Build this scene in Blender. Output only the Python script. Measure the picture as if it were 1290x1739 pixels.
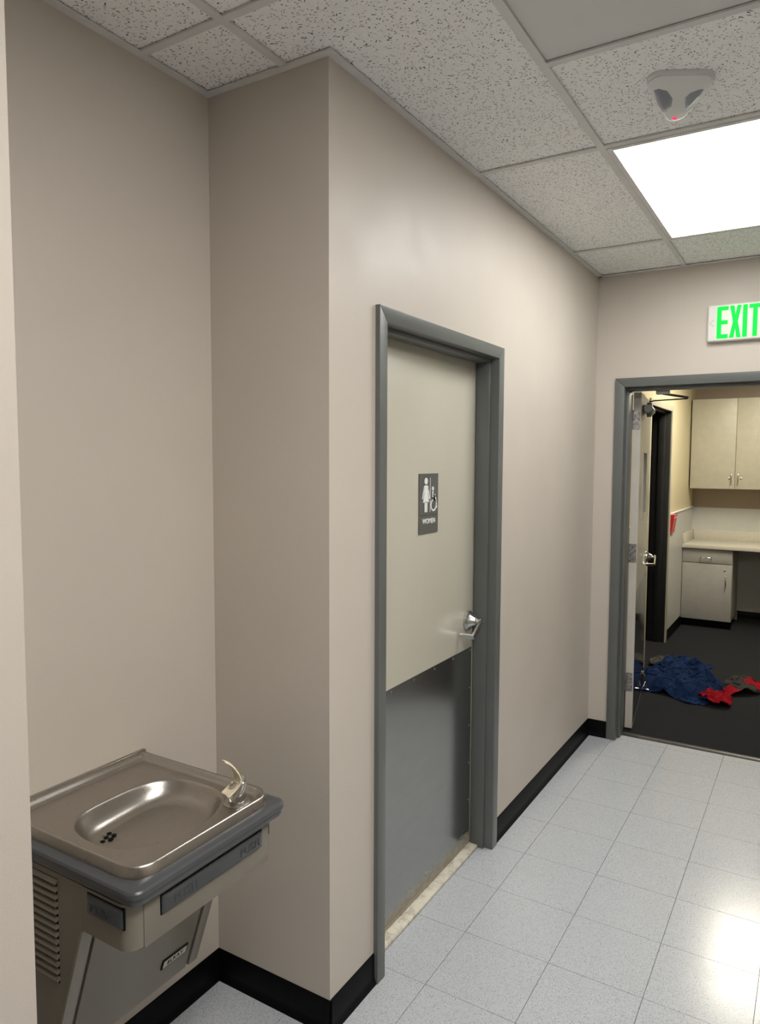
import bpy, bmesh, math, random
import numpy as np
from mathutils import Vector, Matrix

for _o in list(bpy.data.objects):
    bpy.data.objects.remove(_o)
SC = bpy.context.scene
COL = SC.collection
PI = math.pi

# ------------------------------------------------------------------ camera
CAM = (1.1686, -1.6443, 1.6864)
YAW, PITCH, ROLL, FPX = 0.5476, -0.0725, 0.0038, 1227.83
cam_data = bpy.data.cameras.new('camera')
cam = bpy.data.objects.new('camera', cam_data)
COL.objects.link(cam)
cam_data.sensor_fit = 'HORIZONTAL'
cam_data.sensor_width = 36.0
cam_data.lens = FPX / 1290.0 * 36.0
cam_data.clip_start = 0.02
_f = Vector((-math.sin(YAW) * math.cos(PITCH), math.cos(YAW) * math.cos(PITCH), math.sin(PITCH)))
_r = Vector((math.cos(YAW), math.sin(YAW), 0))
_u = _r.cross(_f)
_r2 = _r * math.cos(ROLL) + _u * math.sin(ROLL)
_u2 = -_r * math.sin(ROLL) + _u * math.cos(ROLL)
_m = Matrix((( _r2.x, _u2.x, -_f.x, CAM[0]), (_r2.y, _u2.y, -_f.y, CAM[1]), (_r2.z, _u2.z, -_f.z, CAM[2]), (0, 0, 0, 1)))
cam.matrix_world = _m
SC.camera = cam

# ------------------------------------------------------------------ world, exposure
world = bpy.data.worlds.new('world')
SC.world = world
world.use_nodes = True
world.node_tree.nodes['Background'].inputs[0].default_value = (0.9, 0.95, 1.0, 1)
world.node_tree.nodes['Background'].inputs[1].default_value = 0.0
SC.view_settings.view_transform = 'Standard'
SC.view_settings.look = 'None'
SC.view_settings.gamma = 1.0
SC.view_settings.use_curve_mapping = False
SC.view_settings.exposure = 1.3
HALL_LIGHT = 6.0      # radiance of the lit troffer by the far door
SIDE_LIGHT = 11.0     # lit troffer over the open right part of the hall, out of frame
ROOM_LIGHT = 11.0      # warm troffer in the room beyond the door

# ------------------------------------------------------------------ dimensions (metres)
T = 0.3048
AL = -0.441           # alcove back wall plane
WN = -0.910           # near end of the alcove
YF = 2.740            # far wall
YR = 2.930            # far wall, room side
H = 2.762             # ceiling
XR = 3.0              # right wall
YB = -4.2             # wall behind the camera
RY = 6.82             # back wall of the far room
RX = -0.02            # left wall of the far room
RH = 2.62             # ceiling of the far room
GX, GY = 0.4714, 0.9594   # ceiling grid origin
FX, FY = 0.4505, 0.6297   # floor tile origin

# ------------------------------------------------------------------ materials
MATS = {}
def new_mat(name):
    m = bpy.data.materials.new(name)
    m.use_nodes = True
    nt = m.node_tree
    return m, nt, nt.nodes['Principled BSDF']

def nd(nt, kind, **kw):
    n = nt.nodes.new(kind)
    for k, v in kw.items():
        if k in n.inputs.keys() if isinstance(k, str) else False:
            n.inputs[k].default_value = v
        else:
            setattr(n, k, v)
    return n

def coords(nt, rnd=False):
    tc = nt.nodes.new('ShaderNodeTexCoord')
    if not rnd:
        return tc.outputs['Object']
    oi = nt.nodes.new('ShaderNodeObjectInfo')
    mu = nt.nodes.new('ShaderNodeMath'); mu.operation = 'MULTIPLY'; mu.inputs[1].default_value = 37.0
    nt.links.new(oi.outputs['Random'], mu.inputs[0])
    ad = nt.nodes.new('ShaderNodeVectorMath'); ad.operation = 'ADD'
    nt.links.new(tc.outputs['Object'], ad.inputs[0]); nt.links.new(mu.outputs[0], ad.inputs[1])
    return ad.outputs[0]

def ramp(nt, src, p0, c0, p1, c1):
    r = nt.nodes.new('ShaderNodeValToRGB')
    r.color_ramp.elements[0].position = p0; r.color_ramp.elements[0].color = c0
    r.color_ramp.elements[1].position = p1; r.color_ramp.elements[1].color = c1
    nt.links.new(src, r.inputs[0])
    return r.outputs[0]

def mixc(nt, fac, a, b, mode='MIX'):
    m = nt.nodes.new('ShaderNodeMix'); m.data_type = 'RGBA'; m.blend_type = mode
    for sock, v in ((m.inputs[0], fac), (m.inputs[6], a), (m.inputs[7], b)):
        if hasattr(v, 'is_linked'):
            nt.links.new(v, sock)
        elif isinstance(v, (int, float)):
            sock.default_value = v
        else:
            sock.default_value = (v[0], v[1], v[2], 1)
    return m.outputs[2]

def noise(nt, vec, scale, detail=3.0, rough=0.5, dist=0.0):
    n = nt.nodes.new('ShaderNodeTexNoise')
    n.inputs['Scale'].default_value = scale; n.inputs['Detail'].default_value = detail
    n.inputs['Roughness'].default_value = rough; n.inputs['Distortion'].default_value = dist
    nt.links.new(vec, n.inputs['Vector'])
    return n.outputs[0]

def mapping(nt, vec, scale=(1, 1, 1), rot=(0, 0, 0), loc=(0, 0, 0)):
    n = nt.nodes.new('ShaderNodeMapping')
    n.inputs['Scale'].default_value = scale; n.inputs['Rotation'].default_value = rot; n.inputs['Location'].default_value = loc
    nt.links.new(vec, n.inputs['Vector'])
    return n.outputs[0]

def bump(nt, b, height, strength, dist):
    n = nt.nodes.new('ShaderNodeBump')
    n.inputs['Strength'].default_value = strength; n.inputs['Distance'].default_value = dist
    nt.links.new(height, n.inputs['Height'])
    nt.links.new(n.outputs[0], b.inputs['Normal'])

def simple(name, col, rough=0.5, metal=0.0, var=0.06, scale=8.0, bmp=0.0, bscale=150.0, spec=0.5, coat=0.0, stretch=None, rvar=0.0):
    m, nt, b = new_mat(name)
    v = coords(nt)
    if stretch:
        v = mapping(nt, v, stretch)
    n = noise(nt, v, scale, 4.0)
    lo = [max(0, c * (1 - var)) for c in col] + [1]; hi = [min(1, c * (1 + var)) for c in col] + [1]
    nt.links.new(ramp(nt, n, 0.3, lo, 0.7, hi), b.inputs['Base Color'])
    b.inputs['Roughness'].default_value = rough
    b.inputs['Metallic'].default_value = metal
    b.inputs['Specular IOR Level'].default_value = spec
    b.inputs['Coat Weight'].default_value = coat
    if rvar:
        r0, r1 = max(0, rough - rvar), min(1, rough + rvar)
        nt.links.new(ramp(nt, noise(nt, v, scale * 1.7, 5.0), 0.3, (r0, r0, r0, 1), 0.7, (r1, r1, r1, 1)), b.inputs['Roughness'])
    if bmp:
        bump(nt, b, noise(nt, v, bscale, 3.0), bmp, 0.002)
    MATS[name] = m
    return m

simple('paint', (0.555, 0.503, 0.440), 0.45, var=0.025, scale=2.2, bmp=0.22, bscale=260, spec=0.45, rvar=0.06)
simple('frame_grey', (0.120, 0.127, 0.122), 0.38, var=0.05, scale=5, bmp=0.05, bscale=120, spec=0.5)
simple('door_beige', (0.500, 0.475, 0.390), 0.33, var=0.03, scale=3, bmp=0.05, bscale=90, spec=0.5, stretch=(1, 1, 0.3))
simple('door_edge', (0.56, 0.52, 0.46), 0.5, var=0.06, scale=8)
simple('black_base', (0.0025, 0.0028, 0.0034), 0.42, var=0.3, scale=20, spec=0.12)
simple('tee_metal', (0.66, 0.65, 0.63), 0.45, var=0.05)
simple('white_panel', (0.66, 0.66, 0.64), 0.5, var=0.02)
simple('slab', (0.05, 0.05, 0.05), 0.8)
simple('dark_void', (0.012, 0.012, 0.013), 0.9)  # near-black wall colour stands for the darkness of an unlit space
simple('chrome', (0.72, 0.72, 0.72), 0.12, 1.0, var=0.03)
simple('satin_chrome', (0.55, 0.55, 0.54), 0.28, 1.0, var=0.05)
simple('kick_steel', (0.40, 0.40, 0.39), 0.26, 1.0, var=0.10, scale=4, rvar=0.06, stretch=(1, 1, 6))
simple('mirror_steel', (0.34, 0.34, 0.34), 0.08, 1.0, var=0.08, scale=4)
simple('hinge_steel', (0.36, 0.35, 0.33), 0.42, 1.0, var=0.5, scale=60)
simple('sign_grey', (0.105, 0.105, 0.095), 0.5, var=0.05)
simple('sign_white', (0.80, 0.80, 0.77), 0.5, var=0.02)
simple('sensor_white', (0.70, 0.70, 0.69), 0.4, var=0.02)
simple('sensor_lens', (0.27, 0.28, 0.33), 0.25, var=0.04)
simple('exit_white', (0.78, 0.77, 0.73), 0.4, var=0.02)
simple('exit_mark', (0.55, 0.55, 0.53), 0.5, var=0.02)
simple('cream_paint', (0.66, 0.58, 0.38), 0.5, var=0.03, scale=2, bmp=0.15, bscale=200)
simple('tan_paint', (0.36, 0.29, 0.22), 0.5, var=0.03, scale=2, bmp=0.15, bscale=200)
simple('wainscot', (0.56, 0.56, 0.53), 0.35, var=0.03, bmp=0.1, bscale=90)
simple('laminate', (0.50, 0.48, 0.39), 0.42, var=0.05, scale=14)
simple('laminate_grey', (0.40, 0.39, 0.36), 0.42, var=0.05, scale=14)
simple('counter', (0.62, 0.59, 0.51), 0.35, var=0.03, scale=30)
simple('red_plastic', (0.55, 0.03, 0.035), 0.4, var=0.05)
simple('red_stripe', (0.75, 0.42, 0.40), 0.4, var=0.05)
simple('plastic_grey', (0.062, 0.066, 0.070), 0.33, var=0.06, scale=12, bmp=0.05, bscale=300)
simple('push_grey', (0.052, 0.055, 0.058), 0.36, var=0.06, scale=12)
simple('cab_taupe', (0.190, 0.168, 0.133), 0.36, var=0.04, scale=5, spec=0.5)
simple('cab_strip', (0.215, 0.192, 0.155), 0.36, var=0.04, scale=5, spec=0.5)
simple('bubbler_cream', (0.78, 0.68, 0.50), 0.3, var=0.03, scale=30)
simple('plate_silver', (0.55, 0.52, 0.46), 0.4, var=0.03)
simple('rubber_strip', (0.035, 0.033, 0.030), 0.4, var=0.2, scale=20)
simple('closer_grey', (0.22, 0.22, 0.22), 0.4, 0.6, var=0.1)
simple('arm_dark', (0.05, 0.05, 0.05), 0.4, 0.6, var=0.1)
simple('blue_cloth', (0.007, 0.022, 0.075), 0.9, var=0.25, scale=18, bmp=0.5, bscale=500, spec=0.15)
simple('red_cloth', (0.30, 0.004, 0.012), 0.9, var=0.2, scale=18, bmp=0.5, bscale=500, spec=0.15)
simple('casing_cream', (0.50, 0.47, 0.36), 0.45, var=0.03)
simple('frame_dark', (0.020, 0.020, 0.019), 0.45, var=0.1)
simple('grey_cloth', (0.040, 0.038, 0.035), 0.9, var=0.2, scale=18, bmp=0.5, bscale=500, spec=0.15)
simple('tan_cloth', (0.085, 0.078, 0.066), 0.9, var=0.2, scale=18, bmp=0.5, bscale=500, spec=0.15)

def brushed_basin():
    m, nt, b = new_mat('basin_steel')
    v = coords(nt)
    n = noise(nt, mapping(nt, v, (1, 14, 1)), 40, 4)
    n2 = noise(nt, v, 9, 3, 0.5)
    c = mixc(nt, n2, (0.385, 0.36, 0.325), (0.44, 0.415, 0.38))
    nt.links.new(c, b.inputs['Base Color'])
    b.inputs['Metallic'].default_value = 1.0
    nt.links.new(ramp(nt, n, 0.3, (0.27, 0.27, 0.27, 1), 0.7, (0.33, 0.33, 0.33, 1)), b.inputs['Roughness'])
    MATS['basin_steel'] = m
brushed_basin()

def tile_mat():
    m, nt, b = new_mat('ceiling_tile')
    v = coords(nt, True)
    # fissures: short worms in mixed directions, and pinholes
    w1 = noise(nt, v, 30, 2, 0.5, 0.6)
    d = nt.nodes.new('ShaderNodeVectorMath'); d.operation = 'MULTIPLY_ADD'
    nz = nt.nodes.new('ShaderNodeTexNoise'); nz.inputs['Scale'].default_value = 14.0
    nt.links.new(v, nz.inputs['Vector'])
    nt.links.new(nz.outputs['Color'], d.inputs[0]); d.inputs[1].default_value = (0.05, 0.05, 0.05)
    nt.links.new(v, d.inputs[2])
    def worms(scale, rot, thr0, thr1):
        vo = nt.nodes.new('ShaderNodeTexVoronoi'); vo.inputs['Scale'].default_value = 1.0
        vo.inputs['Randomness'].default_value = 1.0
        nt.links.new(mapping(nt, d.outputs[0], scale, (0, 0, rot)), vo.inputs['Vector'])
        return ramp(nt, vo.outputs['Distance'], thr0, (1, 1, 1, 1), thr1, (0, 0, 0, 1))
    a = worms((55, 140, 60), 0.5, 0.17, 0.23)
    c = worms((135, 62, 60), 0.15, 0.15, 0.21)
    p = worms((210, 210, 60), 0.0, 0.14, 0.22)
    mx = nt.nodes.new('ShaderNodeMath'); mx.operation = 'MAXIMUM'
    nt.links.new(a, mx.inputs[0]); nt.links.new(c, mx.inputs[1])
    p2 = nt.nodes.new('ShaderNodeMath'); p2.operation = 'MULTIPLY'; p2.inputs[1].default_value = 0.55
    nt.links.new(p, p2.inputs[0])
    mx2 = nt.nodes.new('ShaderNodeMath'); mx2.operation = 'MAXIMUM'
    nt.links.new(mx.outputs[0], mx2.inputs[0]); nt.links.new(p2.outputs[0], mx2.inputs[1])
    base = mixc(nt, w1, (0.87, 0.865, 0.85), (0.93, 0.925, 0.91))
    col = mixc(nt, mx2.outputs[0], base, (0.16, 0.15, 0.14))
    nt.links.new(col, b.inputs['Base Color'])
    b.inputs['Roughness'].default_value = 0.95
    b.inputs['Specular IOR Level'].default_value = 0.1
    inv = nt.nodes.new('ShaderNodeMath'); inv.operation = 'SUBTRACT'; inv.inputs[0].default_value = 1.0
    nt.links.new(mx2.outputs[0], inv.inputs[1])
    bump(nt, b, inv.outputs[0], 0.5, 0.003)
    MATS['ceiling_tile'] = m
tile_mat()

def floor_mat():
    m, nt, b = new_mat('floor_tile')
    v = coords(nt, True)
    def specks(scale, t0, t1):
        vo = nt.nodes.new('ShaderNodeTexVoronoi'); vo.inputs['Scale'].default_value = scale
        nt.links.new(mapping(nt, v, (1, 1, 0.2)), vo.inputs['Vector'])
        return ramp(nt, vo.outputs['Distance'], t0, (1, 1, 1, 1), t1, (0, 0, 0, 1))
    a = specks(330, 0.22, 0.32)
    c = specks(170, 0.15, 0.21)
    f = noise(nt, v, 260, 2)
    g = noise(nt, v, 5, 4, 0.6)
    base = mixc(nt, f, (0.46, 0.488, 0.52), (0.575, 0.608, 0.645))
    base = mixc(nt, ramp(nt, g, 0.35, (0, 0, 0, 1), 0.75, (0.15, 0.15, 0.15, 1)), base, (0.51, 0.51, 0.485))
    base = mixc(nt, a, base, (0.20, 0.21, 0.22))
    col = mixc(nt, c, base, (0.05, 0.05, 0.055))
    nt.links.new(col, b.inputs['Base Color'])
    nt.links.new(ramp(nt, noise(nt, v, 7, 5, 0.65), 0.3, (0.17, 0.17, 0.17, 1), 0.7, (0.23, 0.23, 0.23, 1)), b.inputs['Roughness'])
    b.inputs['Specular IOR Level'].default_value = 0.5
    bump(nt, b, noise(nt, v, 9, 2), 0.03, 0.003)
    MATS['floor_tile'] = m
floor_mat()

def carpet_mat():
    m, nt, b = new_mat('carpet')
    v = coords(nt)
    f = noise(nt, v, 320, 2)
    g = noise(nt, v, 6, 4)
    c = mixc(nt, f, (0.010, 0.011, 0.012), (0.045, 0.047, 0.050))
    c = mixc(nt, ramp(nt, g, 0.4, (0, 0, 0, 1), 0.8, (0.3, 0.3, 0.3, 1)), c, (0.035, 0.036, 0.038))
    nt.links.new(c, b.inputs['Base Color'])
    b.inputs['Roughness'].default_value = 1.0
    b.inputs['Specular IOR Level'].default_value = 0.05
    bump(nt, b, f, 0.8, 0.006)
    MATS['carpet'] = m
carpet_mat()

def marble_mat():
    m, nt, b = new_mat('marble')
    v = coords(nt)
    d = noise(nt, v, 22, 8, 0.75, 0.3)
    s = noise(nt, v, 40, 6, 0.7)
    c = mixc(nt, s, (0.62, 0.57, 0.45), (0.80, 0.77, 0.68))
    c = mixc(nt, ramp(nt, d, 0.48, (0, 0, 0, 1), 0.75, (0.9, 0.9, 0.9, 1)), c, (0.20, 0.165, 0.11))
    nt.links.new(c, b.inputs['Base Color'])
    b.inputs['Roughness'].default_value = 0.4
    MATS['marble'] = m
marble_mat()

def kick_dirty():
    # stainless kick plate with a brown scuffed band with its own ragged shape along the bottom edge
    m, nt, b = new_mat('kick_plate_steel')
    v = coords(nt)
    sep = nt.nodes.new('ShaderNodeSeparateXYZ'); nt.links.new(v, sep.inputs[0])
    n = noise(nt, mapping(nt, v, (1, 3, 5)), 9, 5, 0.65)
    ad = nt.nodes.new('ShaderNodeMath'); ad.operation = 'MULTIPLY_ADD'; ad.inputs[1].default_value = 0.16
    nt.links.new(n, ad.inputs[0]); nt.links.new(sep.outputs['Z'], ad.inputs[2])
    mask = ramp(nt, ad.outputs[0], 0.115, (0.85, 0.85, 0.85, 1), 0.165, (0, 0, 0, 1))
    c = mixc(nt, noise(nt, mapping(nt, v, (1, 2, 8)), 5, 4), (0.36, 0.365, 0.355), (0.43, 0.435, 0.425))
    c2 = mixc(nt, mask, c, (0.30, 0.25, 0.17))
    nt.links.new(c2, b.inputs['Base Color'])
    mt = nt.nodes.new('ShaderNodeMath'); mt.operation = 'SUBTRACT'; mt.inputs[0].default_value = 1.0
    nt.links.new(mask, mt.inputs[1]); nt.links.new(mt.outputs[0], b.inputs['Metallic'])
    nt.links.new(ramp(nt, mask, 0, (0.20, 0.20, 0.20, 1), 1, (0.6, 0.6, 0.6, 1)), b.inputs['Roughness'])
    bump(nt, b, noise(nt, mapping(nt, v, (1, 1, 0.6)), 3.5, 1), 0.12, 0.01)
    MATS['kick_plate_steel'] = m
kick_dirty()

def emit_mat(name, col, strength, lens=False):
    m, nt, b = new_mat(name)
    b.inputs['Base Color'].default_value = (0.8 * col[0], 0.8 * col[1], 0.8 * col[2], 1)
    b.inputs['Roughness'].default_value = 0.4
    b.inputs['Specular IOR Level'].default_value = 0.1
    b.inputs['Emission Color'].default_value = (*col, 1)
    b.inputs['Emission Strength'].default_value = strength
    if lens:
        v = coords(nt)
        ck = nt.nodes.new('ShaderNodeTexChecker'); ck.inputs['Scale'].default_value = 150
        nt.links.new(mapping(nt, v, (1, 1, 1), (0, 0, PI / 4)), ck.inputs['Vector'])
        r = ramp(nt, ck.outputs['Fac'], 0, (0.82 * strength,) * 3 + (1,), 1, (1.12 * strength,) * 3 + (1,))
        nt.links.new(r, b.inputs['Emission Strength'])
    MATS[name] = m
emit_mat('hall_lens', (1.0, 0.99, 0.96), HALL_LIGHT, True)
emit_mat('side_lens', (1.0, 0.97, 0.93), SIDE_LIGHT)
emit_mat('room_lens', (1.0, 0.92, 0.75), ROOM_LIGHT)
emit_mat('exit_green', (0.0, 1.0, 0.05), 0.45)
emit_mat('led_red', (1.0, 0.02, 0.08), 0.6)

def glass_mat():
    m, nt, b = new_mat('lite_glass')
    b.inputs['Base Color'].default_value = (0.6, 0.65, 0.65, 1)
    b.inputs['Roughness'].default_value = 0.05
    b.inputs['Transmission Weight'].default_value = 0.9
    MATS['lite_glass'] = m
glass_mat()

# ------------------------------------------------------------------ mesh helpers
def add_box(bm, x0, x1, y0, y1, z0, z1, bev=0.0, seg=2):
    vs = [bm.verts.new((x, y, z)) for x in (x0, x1) for y in (y0, y1) for z in (z0, z1)]
    fs = [bm.faces.new([vs[i] for i in f]) for f in ((0, 1, 3, 2), (4, 6, 7, 5), (0, 4, 5, 1), (2, 3, 7, 6), (0, 2, 6, 4), (1, 5, 7, 3))]
    if bev > 0:
        es = list({e for f in fs for e in f.edges})
        bmesh.ops.bevel(bm, geom=es, offset=bev, segments=seg, affect='EDGES', profile=0.5)

def add_prism(bm, pts, axis, a0, a1, bev=0.0, seg=2):
    """pts: 2-D polygon in the two other axes (in xyz order); extruded along axis from a0 to a1"""
    def mk(p, a):
        if axis == 0: return (a, p[0], p[1])
        if axis == 1: return (p[0], a, p[1])
        return (p[0], p[1], a)
    A = [bm.verts.new(mk(p, a0)) for p in pts]
    B = [bm.verts.new(mk(p, a1)) for p in pts]
    n = len(pts)
    fs = [bm.faces.new(A), bm.faces.new(B[::-1])]
    for i in range(n):
        fs.append(bm.faces.new((A[i], B[i], B[(i + 1) % n], A[(i + 1) % n])))
    bmesh.ops.recalc_face_normals(bm, faces=fs)
    if bev > 0:
        es = [e for f in fs[:2] for e in f.edges]
        bmesh.ops.bevel(bm, geom=es, offset=bev, segments=seg, affect='EDGES', profile=0.5)

def add_lathe(bm, prof, center, axis, n=28):
    """prof: list of (r, h); axis unit vector direction of h"""
    ax = Vector(axis).normalized()
    u = ax.orthogonal().normalized(); w = ax.cross(u)
    rings = []
    for r, h in prof:
        c = Vector(center) + ax * h
        if r < 1e-6:
            rings.append([bm.verts.new(c)])
        else:
            rings.append([bm.verts.new(c + (u * math.cos(2 * PI * k / n) + w * math.sin(2 * PI * k / n)) * r) for k in range(n)])
    fs = []
    for a, b in zip(rings, rings[1:]):
        for k in range(n):
            k2 = (k + 1) % n
            if len(a) == 1 and len(b) == 1: continue
            if len(a) == 1: fs.append(bm.faces.new((a[0], b[k], b[k2])))
            elif len(b) == 1: fs.append(bm.faces.new((a[k], b[0], a[k2])))
            else: fs.append(bm.faces.new((a[k], b[k], b[k2], a[k2])))
    for rg, flip in ((rings[0], True), (rings[-1], False)):
        if len(rg) > 1:
            fs.append(bm.faces.new(rg))
    bmesh.ops.recalc_face_normals(bm, faces=fs)

def add_tube(bm, pts, r, n=10, flat=None):
    """round (or flat = (width, thickness, up)) bar through the points"""
    pts = [Vector(p) for p in pts]
    rings = []
    for i, p in enumerate(pts):
        if i == 0: t = pts[1] - pts[0]
        elif i == len(pts) - 1: t = pts[-1] - pts[-2]
        else: t = (pts[i + 1] - p).normalized() + (p - pts[i - 1]).normalized()
        t.normalize()
        k = 1.0
        if 0 < i < len(pts) - 1:
            k = 1.0 / max(0.4, t.dot((pts[i + 1] - p).normalized()))
        if flat:
            up = Vector(flat[2]); s = t.cross(up).normalized(); up2 = s.cross(t).normalized()
            w, th = flat[0] / 2, flat[1] / 2
            rings.append([bm.verts.new(p + up2 * (a * w) + s * (b * th * k)) for a, b in ((-1, -1), (1, -1), (1, 1), (-1, 1))])
        else:
            ref = Vector((0, 0, 1)) if abs(t.z) < 0.9 else Vector((1, 0, 0))
            s = t.cross(ref).normalized(); w = t.cross(s)
            rings.append([bm.verts.new(p + (s * math.cos(2 * PI * j / n) + w * math.sin(2 * PI * j / n)) * r) for j in range(n)])
    fs = []
    for a, b in zip(rings, rings[1:]):
        m = len(a)
        for j in range(m):
            fs.append(bm.faces.new((a[j], b[j], b[(j + 1) % m], a[(j + 1) % m])))
    fs.append(bm.faces.new(rings[0])); fs.append(bm.faces.new(rings[-1][::-1]))
    bmesh.ops.recalc_face_normals(bm, faces=fs)

def obj(name, bm, mat, parent=None, smooth=False, autosm=None, origin=None):
    me = bpy.data.meshes.new(name)
    if origin is not None:
        bmesh.ops.translate(bm, verts=bm.verts, vec=-Vector(origin))
    bm.to_mesh(me); bm.free()
    me.materials.append(MATS[mat])
    if smooth or autosm is not None:
        for p in me.polygons: p.use_smooth = True
        if autosm is not None:
            me.set_sharp_from_angle(angle=math.radians(autosm))
    o = bpy.data.objects.new(name, me)
    COL.objects.link(o)
    if origin is not None: o.location = origin
    if parent is not None:
        o.parent = parent
        pw = parent
        off = Vector((0, 0, 0)); 
        o.matrix_parent_inverse = world_of(parent).inverted()
    return o

def world_of(o):
    m = Matrix.LocRotScale(o.location, o.rotation_euler, o.scale)
    if o.parent:
        m = world_of(o.parent) @ o.matrix_parent_inverse @ m
    return m

def boxobj(name, dims, mat, parent=None, bev=0.0, seg=2):
    bm = bmesh.new(); add_box(bm, *dims, bev=bev, seg=seg)
    return obj(name, bm, mat, parent, autosm=40 if bev else None)

def tag(o, label, cat, group=None, kind=None):
    o['label'] = label; o['category'] = cat
    if group: o['group'] = group
    if kind: o['kind'] = kind
    return o

def empty(name, loc, label, cat, group=None, kind=None):
    o = bpy.data.objects.new(name, None); o.empty_display_size = 0.05
    COL.objects.link(o); o.location = loc
    return tag(o, label, cat, group, kind)

def text_bm(txt, size, extrude, offset=0.0, spacing=1.0):
    """text as a bmesh in its own x-y plane, centred on the origin"""
    cu = bpy.data.curves.new('t', 'FONT'); cu.body = txt; cu.size = size; cu.extrude = extrude
    cu.offset = offset; cu.space_character = spacing; cu.align_x = 'CENTER'; cu.align_y = 'CENTER'; cu.resolution_u = 3
    to = bpy.data.objects.new('t', cu); COL.objects.link(to)
    dg = bpy.context.evaluated_depsgraph_get(); dg.update()
    me = bpy.data.meshes.new_from_object(to.evaluated_get(dg))
    bm = bmesh.new(); bm.from_mesh(me)
    bpy.data.objects.remove(to); bpy.data.curves.remove(cu); bpy.data.meshes.remove(me)
    return bm

def place(bm, origin, ex, ey):
    """map bmesh local x,y,z to world with axes ex, ey, ex x ey"""
    ex = Vector(ex).normalized(); ey = Vector(ey).normalized(); ez = ex.cross(ey)
    M = Matrix(((ex.x, ey.x, ez.x, origin[0]), (ex.y, ey.y, ez.y, origin[1]), (ex.z, ey.z, ez.z, origin[2]), (0, 0, 0, 1)))
    bmesh.ops.transform(bm, matrix=M, verts=bm.verts)
    return bm

# ================================================================== STRUCTURE
# ------------------------------------------------------------------ walls
def wall(name, boxes, label, mat='paint'):
    bm = bmesh.new()
    for b in boxes: add_box(bm, *b)
    return tag(obj(name, bm, mat), label, 'wall', kind='structure')

D0, D1 = 0.242, 1.243          # women's door frame, outer
DI0, DI1 = 0.288, 1.190        # frame opening
DH, DHI = 2.152, 2.104
WT = H + 0.12
wall('wall_left', [(-0.60, 0, 0, DI0 - 0.01, 0, WT), (-0.60, 0, DI1 + 0.01, YF, 0, WT), (-0.60, 0, DI0 - 0.01, DI1 + 0.01, DHI + 0.01, WT),
                   (-0.60, -0.40, DI0 - 0.01, DI1 + 0.01, 0, DHI + 0.01)],
     'greige painted wall that holds the restroom door')
wall('wall_alcove', [(-0.60, AL, WN, 0, 0, WT)], 'greige painted back wall of the drinking fountain alcove')
wall('wall_near', [(-0.60, 0, YB, WN, 0, WT)], 'greige wall end at the left edge, in front of the fountain')
FI0, FI1 = 0.168, 1.085        # far doorway opening
FO0, FO1 = 0.115, 1.138
FH, FHI = 2.164, 2.112
wall('wall_far', [(-0.60, FI0 - 0.012, YF, YR, 0, WT), (FI1 + 0.012, XR + 0.2, YF, YR, 0, WT), (FI0 - 0.012, FI1 + 0.012, YF, YR, FHI + 0.012, WT)],
     'greige end wall of the hall with the open doorway')
wall('wall_right', [(XR, XR + 0.2, YB, YF, 0, WT)], 'greige painted wall on the right of the hall')
wall('wall_back', [(-0.60, XR + 0.2, YB - 0.2, YB, 0, WT)], 'greige painted wall behind the viewer')

# ------------------------------------------------------------------ floor tiles
floor = tag(boxobj('floor', (-0.60, XR + 0.2, YB - 0.2, YR - 0.08, -0.12, -0.004), 'slab'),
            'light grey speckled vinyl tile floor of the hall', 'floor', kind='structure')
_tilecache = {}
def tile_mesh(key, w, d, z0, z1, bev, mat):
    if key not in _tilecache:
        bm = bmesh.new(); add_box(bm, 0, w, 0, d, z0, z1)
        me = bpy.data.meshes.new(key); bm.to_mesh(me); bm.free(); me.materials.append(MATS[mat])
        _tilecache[key] = me
    return _tilecache[key]
GAP = 0.0009
def floor_tile(x0, x1, y0, y1):
    w, d = round(x1 - x0 - 2 * GAP, 4), round(y1 - y0 - 2 * GAP, 4)
    if w < 0.01 or d < 0.01: return
    me = tile_mesh('floor_tile_%g_%g' % (w, d), w, d, -0.004, 0.0, 0, 'floor_tile')
    o = bpy.data.objects.new('floor_tile', me); COL.objects.link(o)
    o.location = (x0 + GAP, y0 + GAP, 0); o.parent = floor
xs = sorted([0.0, XR] + [FX + i * T for i in range(-1, 9) if 0 < FX + i * T < XR])
ys = sorted([YB, 2.838] + [FY + j * T for j in range(-16, 8) if YB < FY + j * T < 2.838])
for x0, x1 in zip(xs, xs[1:]):
    for y0, y1 in zip(ys, ys[1:]):
        if x1 < 0.2 and y1 > YF:      # notch: frame and far wall
            y1 = YF
            if y0 >= y1: continue
        if x0 > FI1 and y1 > YF: y1 = YF
        if y0 >= y1: continue
        if x0 == 0.0 and y1 > DI0 and y0 < DI1:      # this tile runs on into the restroom doorway
            a, b = max(y0 + GAP, DI0), min(y1 - GAP, DI1)
            bm = bmesh.new()
            pts = [(x1 - GAP, y0 + GAP), (x1 - GAP, y1 - GAP), (GAP, y1 - GAP), (GAP, b), (-0.045, b), (-0.045, a), (GAP, a), (GAP, y0 + GAP)]
            pts = [q for i, q in enumerate(pts) if q != pts[i - 1]]
            add_prism(bm, pts, 2, -0.004, 0.0)
            obj('floor_tile', bm, 'floor_tile', floor); continue
        floor_tile(x0, x1, y0, y1)
axs = [AL, FX - 2 * T, 0.0]
ays = sorted([WN, 0.0] + [FY + j * T for j in range(-16, 8) if WN < FY + j * T < 0])
for x0, x1 in zip(axs, axs[1:]):
    for y0, y1 in zip(ays, ays[1:]):
        floor_tile(x0, x1, y0, y1)

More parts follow.
